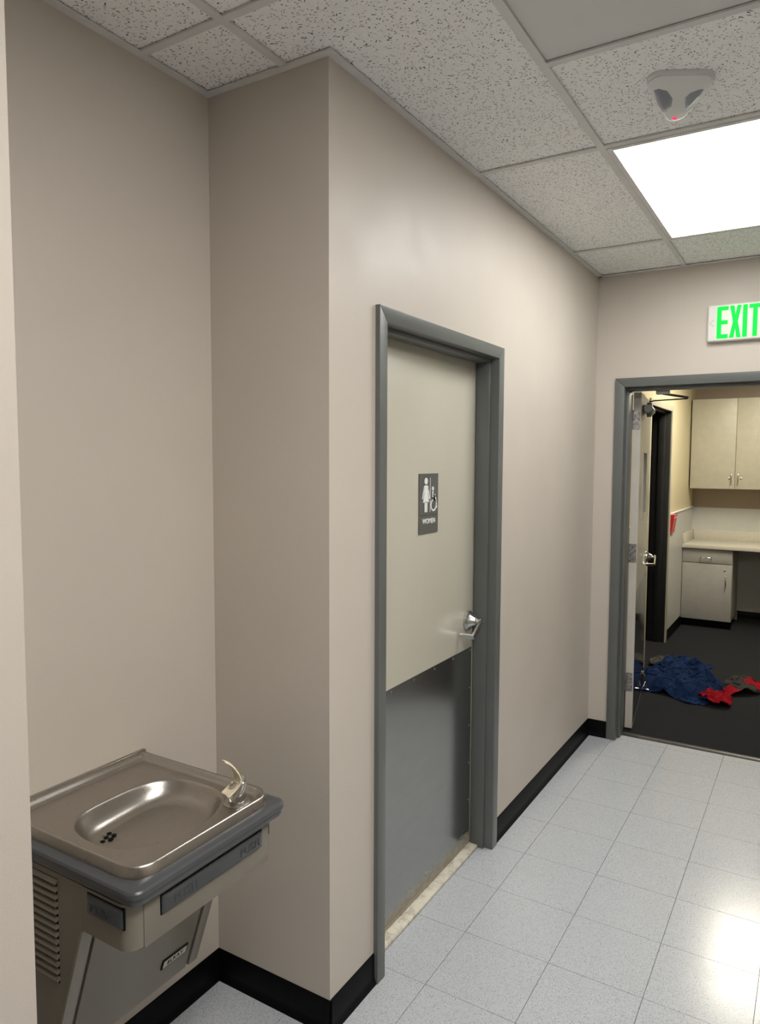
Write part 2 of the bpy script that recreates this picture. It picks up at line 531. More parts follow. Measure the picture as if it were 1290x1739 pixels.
# ------------------------------------------------------------------ ceiling grid
ceiling = tag(boxobj('ceiling', (-0.60, XR + 0.2, YB - 0.2, YR, WT, WT + 0.06), 'slab'),
              'suspended ceiling of fissured acoustic tiles in a pale grid', 'ceiling', kind='structure')
TE = 0.012
def ctile(x0, x1, y0, y1, mat='ceiling_tile', name='ceiling_tile'):
    w, d = round(x1 - x0, 4), round(y1 - y0, 4)
    me = tile_mesh('%s_%g_%g' % (name, w, d), w, d, 0.0075, 0.022, 0, mat)
    o = bpy.data.objects.new(name, me); COL.objects.link(o)
    o.location = (x0, y0, H); o.parent = ceiling
G = 2 * T
colA = (AL, GX - G); colB = (GX - G, GX); colC = (GX, GX + G)
LIT = []       # (x0,x1,y0,y1,lens material)
# main runners run in depth, cross tees across
xlines = [GX + k * G for k in range(0, 5) if GX + k * G < XR]
ycross = [GY + k * 2 * G for k in range(-4, 2) if YB < GY + k * 2 * G < YF]
def tee(name, x0, x1, y0, y1):
    boxobj(name, (x0, x1, y0, y1, H, H + 0.0055), 'tee_metal', ceiling)
for x in xlines: tee('main_tee', x - TE, x + TE, YB, YF)
tee('main_tee', GX - G - TE, GX - G + TE, WN, 0.0)
cols = [(0.0, GX)] + [(x, x + G) for x in xlines]
cols[-1] = (cols[-1][0], XR)
for ci, (x0, x1) in enumerate(cols):
    yl = [YB] + ycross + [YF]
    for y0, y1 in zip(yl, yl[1:]):
        if ci == 0 and abs(y0 - (GY - 2 * G)) < 1e-4:
            # tile cut round the outside corner of the alcove
            bm = bmesh.new()
            add_prism(bm, [(GX - G, y0), (GX, y0), (GX, y1), (0, y1), (0, 0), (GX - G, 0)], 2, H + 0.0075, H + 0.022)
            o = obj('ceiling_tile', bm, 'ceiling_tile', ceiling)
            continue
        if ci == 1 and abs(y0 - GY) < 1e-4:
            LIT.append((x0, x1, y0, y1, 'hall')); continue
        if ci == 1 and abs(y1 - GY) < 1e-4:
            ctile(x0, x1, y1 - G, y1)
            ctile(x0, x1, y0, y1 - G, 'white_panel', 'smooth_panel')
            tee('cross_tee', x0 + TE, x1 - TE, y1 - G - TE, y1 - G + TE); continue
        if ci == 2 and abs(y1 - (GY - 2 * G)) < 1e-4:
            LIT.append((x0, x1, y0, y1, 'side')); continue
        if ci == 0 and y0 < WN < y1 and y1 < 0:
            ctile(x0, x1, y0, y1)
            ctile(GX - G, 0, WN, y1); continue
        ctile(x0, x1, y0, y1)
    for y in ycross:
        tee('cross_tee', (x0 if ci else (GX - G + TE if WN < y < 0 else 0)) + (TE if ci else 0), x1 - TE, y - TE, y + TE)
yA = GY - 2 * G
ctile(AL, GX - G, WN, yA); ctile(AL, GX - G, yA, 0.0)
tee('cross_tee', AL, GX - G - TE, yA - TE, yA + TE)
def angle_trim(x0, x1, y0, y1):
    boxobj('wall_angle', (x0, x1, y0, y1, H - 0.002, H + 0.004), 'tee_metal', ceiling)
AW = 0.022
angle_trim(0, AW, 0.0 - AW, YF); angle_trim(AL, 0, -AW, 0); angle_trim(AL, AL + AW, WN, -AW)
angle_trim(0, XR, YF - AW, YF); angle_trim(AL, 0.0, WN, WN + AW); angle_trim(0, AW, YB, WN + AW)
angle_trim(XR - AW, XR, YB, YF); angle_trim(0, XR, YB, YB + AW)

def troffer(x0, x1, y0, y1, lens, label, z=H):
    t = empty('ceiling_light', ((x0 + x1) / 2, (y0 + y1) / 2, z), label, 'ceiling light')
    bm = bmesh.new()
    a, f = 0.014, 0.034
    for bx in ((x0 + a, x0 + f, y0 + a, y1 - a), (x1 - f, x1 - a, y0 + a, y1 - a), (x0 + f, x1 - f, y0 + a, y0 + f), (x0 + f, x1 - f, y1 - f, y1 - a)):
        add_box(bm, *bx, z - 0.003, z + 0.012, bev=0.002)
    obj('frame', bm, 'tee_metal', t)
    boxobj('diffuser', (x0 + f, x1 - f, y0 + f, y1 - f, z + 0.003, z + 0.008), lens, t)
    boxobj('housing', (x0 + a, x1 - a, y0 + a, y1 - a, z + 0.02, z + 0.09), 'white_panel', t)
for x0, x1, y0, y1, k in LIT:
    if k == 'hall':
        troffer(x0, x1, y0, y1, 'hall_lens', 'lit white ceiling light panel near the exit sign')
    else:
        troffer(x0, x1, y0, y1, 'side_lens', 'lit ceiling light panel over the right part of the hall, out of view')

# ------------------------------------------------------------------ baseboards
def base(name, segs, label):
    """segs: (x0,y0,x1,y1,nx,ny) run along the wall with outward normal"""
    bm = bmesh.new()
    for x0, y0, x1, y1, nx, ny in segs:
        prof = [(0, 0), (0.012, 0), (0.0105, 0.006), (0.006, 0.014), (0.004, 0.03), (0.0035, 0.098), (0.0015, 0.102), (0, 0.102)]
        A = [bm.verts.new((x0 + nx * d, y0 + ny * d, z)) for d, z in prof]
        B = [bm.verts.new((x1 + nx * d, y1 + ny * d, z)) for d, z in prof]
        n = len(prof); fs = [bm.faces.new(A), bm.faces.new(B[::-1])]
        for i in range(n):
            fs.append(bm.faces.new((A[i], B[i], B[(i + 1) % n], A[(i + 1) % n])))
        bmesh.ops.recalc_face_normals(bm, faces=fs)
    return tag(obj(name, bm, 'black_base', autosm=50), label, 'baseboard', kind='structure')
base('baseboard_left', [(0, -0.012, 0, D0, 1, 0), (0, D1, 0, YF, 1, 0)], 'black rubber baseboard along the restroom door wall')
base('baseboard_alcove', [(AL, 0, 0.012, 0, 0, -1), (AL, WN, AL, 0, 1, 0), (AL, WN, 0, WN, 0, 1)], 'black rubber baseboard round the fountain alcove')
base('baseboard_near', [(0, YB, 0, WN, 1, 0)], 'black rubber baseboard on the near wall')
base('baseboard_far', [(0, YF, FO0, YF, 0, -1), (FO1, YF, XR, YF, 0, -1)], 'black rubber baseboard beside the open doorway')
base('baseboard_right', [(XR, YB, XR, YF, -1, 0)], 'black rubber baseboard along the right wall')

# ------------------------------------------------------------------ women's restroom door
tr1 = empty('trim_1', (0, (D0 + D1) / 2, 0), 'grey painted steel frame round the restroom door', 'door frame', kind='structure')
FXF = 0.016
ST = 0.015
def jamb_bm(side):
    bm = bmesh.new()
    o, i = (D0, DI0) if side < 0 else (D1, DI1)
    add_prism(bm, [(o, 0.0), (i, 0.0), (i, DHI), (o, DH)], 0, -0.15, FXF, bev=0.002)
    s0, s1 = (DI0, DI0 + ST) if side < 0 else (DI1 - ST, DI1)
    add_box(bm, -0.082, -0.022, s0, s1, 0.0, DHI - ST, bev=0.0015)
    return bm
obj('jamb', jamb_bm(-1), 'frame_grey', tr1, autosm=40); obj('jamb', jamb_bm(1), 'frame_grey', tr1, autosm=40)
bm = bmesh.new()
add_prism(bm, [(D0 + .0006, DH), (DI0 + .0006, DHI), (DI1 - .0006, DHI), (D1 - .0006, DH)], 0, -0.15, FXF, bev=0.002)
add_box(bm, -0.082, -0.022, DI0, DI1, DHI - ST, DHI, bev=0.0015)
obj('head', bm, 'frame_grey', tr1, autosm=40)

door1 = empty('door_1', (-0.106, 0.74, 0.02), 'closed beige restroom door with steel kick plate', 'door', kind='structure')
DX = -0.084
boxobj('door_leaf', (DX - 0.044, DX, DI0 + 0.004, DI1 - 0.004, 0.022, DHI - 0.004), 'door_beige', door1, bev=0.0015)
kp = boxobj('kick_plate', (DX, DX + 0.0016, DI0 + 0.02, DI1 - ST - 0.012, 0.03, 0.889), 'kick_plate_steel', door1)
kp['label'] = 'stainless steel kick plate, scuffed brown along the bottom'
def screw(x, y, z, parent, ax=(1, 0, 0), r=0.0042):
    bm = bmesh.new(); add_lathe(bm, [(r, 0), (r * 0.9, 0.0012), (r * 0.4, 0.0018), (0, 0.0018)], (x, y, z), ax, 10)
    obj('screw', bm, 'chrome', parent)
k0, k1 = DI0 + 0.033, DI1 - ST - 0.024
for i in range(6):
    screw(DX + 0.0016, k0 + (k1 - k0) * i / 5, 0.877, kp)
for i in range(1, 6):
    screw(DX + 0.0016, k1, 0.877 - i * 0.165, kp)
    screw(DX + 0.0016, k0, 0.877 - i * 0.165, kp)

def lever_set(parent, M, mat='satin_chrome'):
    """local frame: x out of the door, y towards the hinge (lever direction), z up"""
    def fin(bm):
        bmesh.ops.transform(bm, matrix=M, verts=bm.verts); return bm
    bm = bmesh.new()
    add_lathe(bm, [(0.0, 0), (0.041, 0), (0.042, 0.004), (0.041, 0.009), (0.037, 0.0115), (0.033, 0.0125), (0.028, 0.017), (0.022, 0.028), (0.0165, 0.038), (0.0145, 0.042), (0.0145, 0.046), (0, 0.046)], (0, 0, 0), (1, 0, 0), 36)
    lv = obj('lever_handle', fin(bm), mat, parent, autosm=35)
    bm = bmesh.new()
    add_tube(bm, [(0.044, 0, 0), (0.060, 0, 0)], 0.0125, 16)
    a = Vector((0.064, 0.006, -0.0)); b = Vector((0.064, 0.082, -0.045)); c = Vector((0.008, 0.085, -0.047))
    add_tube(bm, [(0.058, -0.012, 0.006), a, b, c], 0.01, flat=(0.019, 0.0095, (0, 0.5, 1)))
    o = obj('lever', fin(bm), mat, lv, autosm=30)
    bm = bmesh.new(); add_lathe(bm, [(0, 0), (0.0035, 0), (0.0035, 0.0015), (0, 0.0015)], (0.06, 0, 0), (1, 0, 0), 10)
    obj('keyhole', fin(bm), 'black_base', lv)
lever_set(door1, Matrix(((1, 0, 0, DX), (0, -1, 0, 1.122), (0, 0, 1, 1.010), (0, 0, 0, 1))))

thr = boxobj('threshold', (-0.15, -0.046, DI0 - 0.0, DI1 + 0.0, -0.004, 0.012), 'marble', None, bev=0.004)
tag(thr, 'stained cream marble threshold under the restroom door', 'threshold', kind='structure')

# restroom sign
SY0, SY1, SZ0, SZ1 = 0.678, 0.830, 1.412, 1.635
sign = empty('restroom_sign', (DX, (SY0 + SY1) / 2, SZ0), 'grey and white women and wheelchair restroom sign on the beige door', 'sign')
SG = 0.004
bm = bmesh.new(); add_box(bm, DX, DX + SG, SY0, SY1, SZ0, SZ0 + 0.066, bev=0.001); obj('plate', bm, 'sign_grey', sign)
bm = bmesh.new(); add_box(bm, DX, DX + SG, SY0, SY1, SZ0 + 0.0675, SZ1, bev=0.001); obj('plate', bm, 'sign_grey', sign)
def pic(name, polys):
    bm = bmesh.new()
    for P in polys:
        add_prism(bm, [(SY0 + a, SZ0 + b) for a, b in P], 0, DX + SG - 0.0005, DX + SG + 0.0015)
    return obj(name, bm, 'sign_white', sign)
def circ(cx, cy, r, n=20, ry=None):
    return [(cx + r * math.cos(2 * PI * k / n), cy + (ry or r) * math.sin(2 * PI * k / n)) for k in range(n)]
def arcband(cx, cy, r0, r1, a0, a1, n=22):
    A = [math.radians(a0 + (a1 - a0) * k / n) for k in range(n + 1)]
    return [(cx + r1 * math.cos(t), cy + r1 * math.sin(t)) for t in A] + [(cx + r0 * math.cos(t), cy + r0 * math.sin(t)) for t in reversed(A)]
wc = 0.051
pic('woman_symbol', [circ(wc, 0.195, 0.0125),
     [(wc - 0.012, 0.179), (wc + 0.012, 0.179), (wc + 0.019, 0.172), (wc + 0.013, 0.150), (wc + 0.023, 0.116), (wc - 0.023, 0.116), (wc - 0.013, 0.150), (wc - 0.019, 0.172)],
     [(wc - 0.017, 0.176), (wc - 0.030, 0.131), (wc - 0.024, 0.128), (wc - 0.013, 0.165)],
     [(wc + 0.017, 0.176), (wc + 0.013, 0.165), (wc + 0.024, 0.128), (wc + 0.030, 0.131)],
     [(wc - 0.0105, 0.118), (wc - 0.0015, 0.118), (wc - 0.0015, 0.080), (wc - 0.0105, 0.080)],
     [(wc + 0.0015, 0.118), (wc + 0.0105, 0.118), (wc + 0.0105, 0.080), (wc + 0.0015, 0.080)]])
pic('divider_line', [[(0.0835, 0.080), (0.0855, 0.080), (0.0855, 0.207), (0.0835, 0.207)]])
hx = 0.112
pic('wheelchair_symbol', [circ(hx - 0.006, 0.166, 0.0078), arcband(hx + 0.000, 0.104, 0.0175, 0.0235, 112, 352),
     [(hx - 0.011, 0.157), (hx - 0.002, 0.157), (hx - 0.001, 0.126), (hx + 0.013, 0.126), (hx + 0.022, 0.103), (hx + 0.029, 0.106), (hx + 0.027, 0.110), (hx + 0.018, 0.133), (hx - 0.009, 0.133)],
     [(hx - 0.004, 0.145), (hx + 0.014, 0.145), (hx + 0.014, 0.140), (hx - 0.004, 0.140)],
     [(hx + 0.018, 0.108), (hx + 0.024, 0.091), (hx + 0.030, 0.094), (hx + 0.024, 0.110)]])
bm = place(text_bm('WOMEN', 0.026, 0.0008, 0.0004), (DX + SG + 0.0005, (SY0 + SY1) / 2, SZ0 + 0.045), (0, 1, 0), (0, 0, 1))
obj('lettering', bm, 'sign_white', sign)

# ------------------------------------------------------------------ far doorway frame
tr2 = empty('trim_2', ((FO0 + FO1) / 2, YF, 0), 'grey painted steel frame of the open doorway', 'door frame', kind='structure')
FY0, FY1 = YF - 0.016, YR + 0.016
def fjamb(side):
    bm = bmesh.new()
    o, i = (FO0, FI0) if side < 0 else (FO1, FI1)
    add_prism(bm, [(o, 0.0), (i, 0.0), (i, FHI), (o, FH)], 1, FY0, FY1, bev=0.002)
    s0, s1 = (FI0, FI0 + ST) if side < 0 else (FI1 - ST, FI1)
    add_box(bm, s0, s1, YF + 0.04, YR - 0.045, 0.0, FHI - ST, bev=0.0015)
    return bm
obj('jamb', fjamb(-1), 'frame_grey', tr2, autosm=40); obj('jamb', fjamb(1), 'frame_grey', tr2, autosm=40)
bm = bmesh.new()
add_prism(bm, [(FO0 + .0006, FH), (FI0 + .0006, FHI), (FI1 - .0006, FHI), (FO1 - .0006, FH)], 1, FY0, FY1, bev=0.002)
add_box(bm, FI0, FI1, YF + 0.04, YR - 0.045, FHI - ST, FHI, bev=0.0015)
obj('head', bm, 'frame_grey', tr2, autosm=40)
bm = bmesh.new()
add_prism(bm, [(2.836, 0.0), (2.888, 0.0), (2.880, 0.009), (2.858, 0.011), (2.842, 0.004)], 0, FI0 + ST, FI1 - ST)
tag(obj('transition_strip', bm, 'rubber_strip', autosm=60), 'dark rubber transition strip between floor tile and carpet', 'floor strip', kind='structure')

# ------------------------------------------------------------------ open door
ANG = math.radians(7.5)
PX, PY = 0.217, 2.957          # corner of the leaf: hall-side edge, room-facing side
d2 = empty('door_2', (PX, PY, 0.012), 'beige door standing open into the carpeted room', 'door', kind='structure')
# local leaf frame: s along the leaf from hinge edge, n out of its visible face, z up
es = Vector((-math.sin(ANG), math.cos(ANG), 0)); en = Vector((math.cos(ANG), math.sin(ANG), 0))
ML = Matrix(((es.x, en.x, 0, PX), (es.y, en.y, 0, PY), (0, 0, 1, 0), (0, 0, 0, 1)))
def leaf(bm):
    bmesh.ops.transform(bm, matrix=ML, verts=bm.verts)
    bmesh.ops.recalc_face_normals(bm, faces=bm.faces)
    return bm
LW, LT, LH = 0.90, 0.044, 2.100
LS0, LS1, LZ0, LZ1 = 0.24, 0.56, 1.335, 1.735
bm = bmesh.new()
for s0, s1, z0, z1 in ((0, LS0, 0.012, LH), (LS1, LW, 0.012, LH), (LS0, LS1, 0.012, LZ0), (LS0, LS1, LZ1, LH)):
    add_box(bm, s0, s1, -LT, 0, z0, z1)
obj('door_leaf', leaf(bm), 'door_beige', d2)
bm = bmesh.new(); add_box(bm, -0.0015, 0.0, -LT, 0, 0.012, LH)
obj('leaf_edge', leaf(bm), 'door_edge', d2)
bm = bmesh.new()
for s0, s1, z0, z1 in ((LS0 - 0.02, LS0, LZ0 - 0.02, LZ1 + 0.02), (LS1, LS1 + 0.02, LZ0 - 0.02, LZ1 + 0.02), (LS0, LS1, LZ0 - 0.02, LZ0), (LS0, LS1, LZ1, LZ1 + 0.02)):
    add_box(bm, s0, s1, -0.004, 0.006, z0, z1)
obj('lite_frame', leaf(bm), 'door_beige', d2)
bm = bmesh.new(); add_box(bm, LS0, LS1, -0.026, -0.020, LZ0, LZ1); obj('lite_glass', leaf(bm), 'lite_glass', d2)
bm = bmesh.new(); add_box(bm, 0.012, LW - 0.012, 0, 0.0016, 0.03, 0.88)
o = obj('kick_plate', leaf(bm), 'mirror_steel', d2); o['label'] = 'polished steel kick plate mirroring the carpet'
lever_set(d2, ML @ Matrix(((0, -1, 0, 0.835), (1, 0, 0, 0), (0, 0, 1, 0.995), (0, 0, 0, 1))), 'chrome')
for z in (1.875, 1.058, 0.248):
    bm = bmesh.new(); add_box(bm, -0.0045, -0.0015, -0.036, -0.004, z, z + 0.116, bev=0.001)
    hg = obj('hinge', leaf(bm), 'hinge_steel', d2)
    bm = bmesh.new()
    for k in range(5):
        add_lathe(bm, [(0, 0), (0.0075, 0), (0.0075, 0.0222), (0, 0.0222)], (-0.003, -0.052, z + k * 0.0234), (0, 0, 1), 12)
    add_box(bm, -0.0045, -0.0015, -0.052, -0.034, z, z + 0.116)
    obj('knuckle', leaf(bm), 'hinge_steel', hg)
    for zz in (z + 0.02, z + 0.058, z + 0.096):
        bm = bmesh.new(); add_lathe(bm, [(0, 0), (0.004, 0), (0.003, 0.001), (0, 0.001)], (-0.0045, -0.018 - 0.008 * ((zz - z) > 0.05), zz), (-1, 0, 0), 8)
        obj('screw', leaf(bm), 'hinge_steel', hg)
# door closer on the leaf, arm to the frame head
bm = bmesh.new()
add_box(bm, 0.10, 0.36, 0.0, 0.030, 1.985, 2.030, bev=0.006)
add_lathe(bm, [(0, 0), (0.024, 0), (0.026, 0.004), (0.026, 0.30), (0.022, 0.304), (0, 0.304)], (0.08, 0.034, 2.006), (1, 0, 0), 20)
add_lathe(bm, [(0, 0), (0.015, 0), (0.015, 0.09), (0, 0.09)], (0.20, 0.034, 1.96), (0, 0, 1), 14)
cl = obj('door_closer', leaf(bm), 'closer_grey', d2, autosm=40); cl['label'] = 'grey cylindrical door closer with folding arm'
pv = ML @ Vector((0.20, 0.034, 2.055)); elb = Vector((0.448, 3.155, 2.066)); brk = Vector((0.345, 2.925, 2.082))
bm = bmesh.new(); add_tube(bm, [pv, pv + Vector((0.03, 0, 0.006)), elb], 0.01, flat=(0.007, 0.018, (0, 0, 1))); obj('closer_arm', bm, 'arm_dark', cl)
bm = bmesh.new(); add_tube(bm, [elb + Vector((0, 0, 0.008)), brk], 0.007, 10); obj('closer_arm', bm, 'arm_dark', cl)
bm = bmesh.new(); add_box(bm, 0.308, 0.382, 2.905, 2.945, 2.078, FHI, bev=0.004); obj('bracket', bm, 'satin_chrome', cl)
# kick-down holder near the free bottom corner
bm = bmesh.new(); add_box(bm, 0.835, 0.865, 0.0016, 0.010, 0.085, 0.15, bev=0.003)
add_tube(bm, [(0.85, 0.012, 0.125), (0.85, 0.030, 0.05), (0.85, 0.036, 0.018)], 0.007, 10)
add_lathe(bm, [(0, 0), (0.013, 0.001), (0.014, 0.014), (0.008, 0.018), (0, 0.018)], (0.85, 0.037, 0.004), (0, 0, 1), 14)
add_tube(bm, [(0.80, 0.012, 0.045), (0.85, 0.022, 0.075), (0.885, 0.030, 0.06)], 0.004, 8)
o = obj('door_holder', leaf(bm), 'chrome', d2, autosm=40); o['label'] = 'shiny chrome door holder at the foot of the open door'

# ------------------------------------------------------------------ room beyond
tag(boxobj('floor_carpet', (RX - 1.6, 3.6, YR - 0.08, RY + 0.2, -0.12, 0.0), 'carpet'), 'charcoal carpet in the room beyond the doorway', 'carpet', kind='structure')
tag(boxobj('ceiling_room', (RX - 0.2, 3.4, YR, RY, RH, RH + 0.06), 'white_panel'), 'plain white ceiling of the room beyond the doorway', 'ceiling', kind='structure')
CY0, CY1 = 4.40, 5.43        # dark doorway in the room's left wall, casing outer
CI0, CI1 = 4.45, 5.375
CH, CHI = 2.182, 2.130
wall('wall_room_left', [(RX - 0.14, RX, YR + 0.02, CI0 - 0.01, 0, RH), (RX - 0.14, RX, CI1 + 0.01, RY, 0, RH), (RX - 0.14, RX, CI0 - 0.01, CI1 + 0.01, CHI + 0.01, RH)],
     'cream painted side wall of the room beyond the doorway', 'cream_paint')
wall('wall_room_back', [(RX - 0.14, 3.4, RY, RY + 0.15, 0, RH)], 'tan painted back wall behind the cabinets', 'tan_paint')
wall('wall_room_right', [(3.2, 3.4, YR, RY, 0, RH)], 'cream painted right wall of the carpeted room', 'cream_paint')
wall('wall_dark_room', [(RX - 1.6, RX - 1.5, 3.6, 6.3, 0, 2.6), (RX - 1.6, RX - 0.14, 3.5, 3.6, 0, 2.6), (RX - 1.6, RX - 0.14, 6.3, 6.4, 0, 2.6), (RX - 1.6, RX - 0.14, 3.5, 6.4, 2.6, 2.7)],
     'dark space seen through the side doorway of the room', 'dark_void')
WZ = 1.185
for nm, dims in (('trim_3', (RX, RX + 0.006, YR + 0.02, CY0, 0.10, WZ)), ('trim_4', (RX, RX + 0.006, CY1, RY, 0.10, WZ))):
    t = tag(boxobj(nm, dims, 'wainscot'), 'white wainscot panel on the room side wall' + (' beyond the dark doorway' if nm == 'trim_4' else ' behind the open door'), 'wainscot', kind='structure')
    boxobj('cap_rail', (RX, RX + 0.016, dims[2], dims[3], WZ, WZ + 0.014), 'sign_white', t, bev=0.003)
t = tag(boxobj('trim_5', (RX + 0.006, 3.2, RY - 0.006, RY, 0.10, WZ), 'wainscot'), 'pale wainscot panel on the back wall above the countertop', 'wainscot', kind='structure')
base('baseboard_room', [(RX, CY1, RX, RY, 1, 0), (RX, YR + 0.02, RX, CY0, 1, 0), (0.46, RY, 3.2, RY, 0, -1)], 'black rubber baseboard in the carpeted room')
tr6 = empty('trim_6', (RX, (CY0 + CY1) / 2, 0), 'grey steel frame round the dark side doorway', 'door frame', kind='structure')
def cjamb(side):
    bm = bmesh.new()
    o, i = (CY0, CI0) if side < 0 else (CY1, CI1)
    a, b = min(o, i) + (0 if side > 0 else 0.02), max(o, i) - (0 if side < 0 else 0.02)
    add_box(bm, RX - 0.156, RX, a, b, 0.0, CHI, bev=0.0015)
    s0, s1 = (CI0, CI0 + ST) if side < 0 else (CI1 - ST, CI1)
    add_box(bm, RX - 0.10, RX - 0.045, s0, s1, 0.0, CHI - ST, bev=0.0015)
    return bm
def ccasing(side):
    bm = bmesh.new(); o, i = (CY0, CI0) if side < 0 else (CY1, CI1)
    add_prism(bm, [(o, 0.0), (i, 0.0), (i, CHI), (o, CH)], 0, RX, RX + 0.014, bev=0.002)
    return bm
for sd_ in (-1, 1):
    obj('jamb', cjamb(sd_), 'frame_dark', tr6, autosm=40); obj('casing', ccasing(sd_), 'casing_cream', tr6, autosm=40)
bm = bmesh.new()
add_box(bm, RX - 0.156, RX, CI0, CI1, CHI, CHI + 0.02, bev=0.0015); add_box(bm, RX - 0.10, RX - 0.045, CI0, CI1, CHI - ST, CHI, bev=0.0015)
obj('head', bm, 'frame_dark', tr6, autosm=40)
bm = bmesh.new()
add_prism(bm, [(CY0 + .0006, CH), (CI0 + .0006, CHI), (CI1 - .0006, CHI), (CY1 - .0006, CH)], 0, RX, RX + 0.014, bev=0.002)
obj('casing', bm, 'casing_cream', tr6, autosm=40)

# red holder on the wall beside the dark doorway
rh = empty('red_wall_holder', (RX + 0.006, 5.52, 1.01), 'small red holder on the wall beside the dark doorway', 'wall holder')
bm = bmesh.new(); add_prism(bm, [(RX + 0.006, 1.012), (RX + 0.022, 1.012), (RX + 0.046, 1.185), (RX + 0.006, 1.185)], 1, 5.445, 5.605, bev=0.002); obj('pocket', bm, 'red_plastic', rh)
bm = bmesh.new(); add_prism(bm, [(RX + 0.0400, 1.150), (RX + 0.0428, 1.150), (RX + 0.0448, 1.168), (RX + 0.0420, 1.168)], 1, 5.446, 5.604); obj('stripe', bm, 'red_stripe', rh)

# room light
troffer(0.49, 1.10, 4.45, 5.67, 'room_lens', 'lit warm ceiling light in the carpeted room, out of view', RH - 0.004)

# base cabinet, counter, upper cabinets
BF = 6.22
bc = empty('base_cabinet', (0.21, 6.5, 0), 'grey laminate base cabinet with one drawer and one door', 'cabinet')
boxobj('body', (RX + 0.007, 0.452, BF + 0.02, RY - 0.007, 0.08, 0.803), 'laminate_grey', bc)
boxobj('toe_kick', (RX + 0.007, 0.452, BF + 0.05, BF + 0.06, 0.0, 0.08), 'black_base', bc)
dr = boxobj('drawer', (RX + 0.012, 0.449, BF, BF + 0.018, 0.662, 0.796), 'laminate_grey', bc, bev=0.001)
cd = boxobj('cabinet_door', (RX + 0.012, 0.449, BF, BF + 0.018, 0.084, 0.655), 'laminate_grey', bc, bev=0.001)
def pull(a, b, out, parent, r=0.005):
    a, b, out = Vector(a), Vector(b), Vector(out)
    bm = bmesh.new(); d = (b - a).normalized() * 0.008
    add_tube(bm, [a, a + out * 0.8, a + out + d, b + out - d, b + out * 0.8, b], r, 8)
    obj('handle', bm, 'chrome', parent, smooth=True)
def lock(c, parent):
    bm = bmesh.new(); add_lathe(bm, [(0, 0), (0.010, 0), (0.010, 0.004), (0.007, 0.006), (0, 0.006)], c, (0, -1, 0), 16)
    obj('lock', bm, 'satin_chrome', parent, autosm=40)
pull((0.165, BF, 0.718), (0.262, BF, 0.718), (0, -0.032, 0), dr)
pull((0.400, BF, 0.450), (0.400, BF, 0.550), (0, -0.032, 0), cd); lock((0.385, BF, 0.598), cd)
ct = empty('countertop', (1.2, 6.5, 0.803), 'pale laminate countertop with low backsplash', 'countertop')
boxobj('worktop', (RX + 0.007, 2.6, BF - 0.03, RY - 0.007, 0.806, 0.842), 'counter', ct, bev=0.003)
boxobj('backsplash', (RX + 0.028, 2.6, RY - 0.026, RY - 0.007, 0.842, 0.945), 'counter', ct, bev=0.002)
boxobj('side_splash', (RX + 0.007, RX + 0.027, BF - 0.025, RY - 0.007, 0.842, 0.945), 'counter', ct, bev=0.002)
bc2 = empty('base_cabinet', (1.62, 6.5, 0), 'grey base cabinet at the far end of the countertop, out of view', 'cabinet')
boxobj('body', (1.40, 1.86, BF + 0.02, RY - 0.007, 0.08, 0.803), 'laminate_grey', bc2)
boxobj('toe_kick', (1.40, 1.86, BF + 0.05, BF + 0.06, 0.0, 0.08), 'black_base', bc2)
boxobj('cabinet_door', (1.403, 1.857, BF, BF + 0.018, 0.084, 0.796), 'laminate_grey', bc2, bev=0.001)
UF = 6.50
uc = empty('upper_cabinet', (0.42, 6.66, 1.398), 'cream laminate wall cabinet with two doors above the countertop', 'cabinet')
boxobj('body', (RX + 0.012, 0.858, UF + 0.02, RY - 0.001, 1.398, 2.318), 'laminate', uc)
for x0, x1, hxp in ((RX + 0.014, 0.4155, 0.375), (0.4195, 0.856, 0.460)):
    d = boxobj('cabinet_door', (x0, x1, UF, UF + 0.018, 1.400, 2.316), 'laminate', uc, bev=0.001)
    pull((hxp + (0.012 if hxp < 0.4 else -0.012), UF, 1.462), (hxp + (0.012 if hxp < 0.4 else -0.012), UF, 1.562), (0, -0.032, 0), d)
    lock((hxp - 0.012 if hxp < 0.4 else hxp + 0.012, UF, 1.508), d)

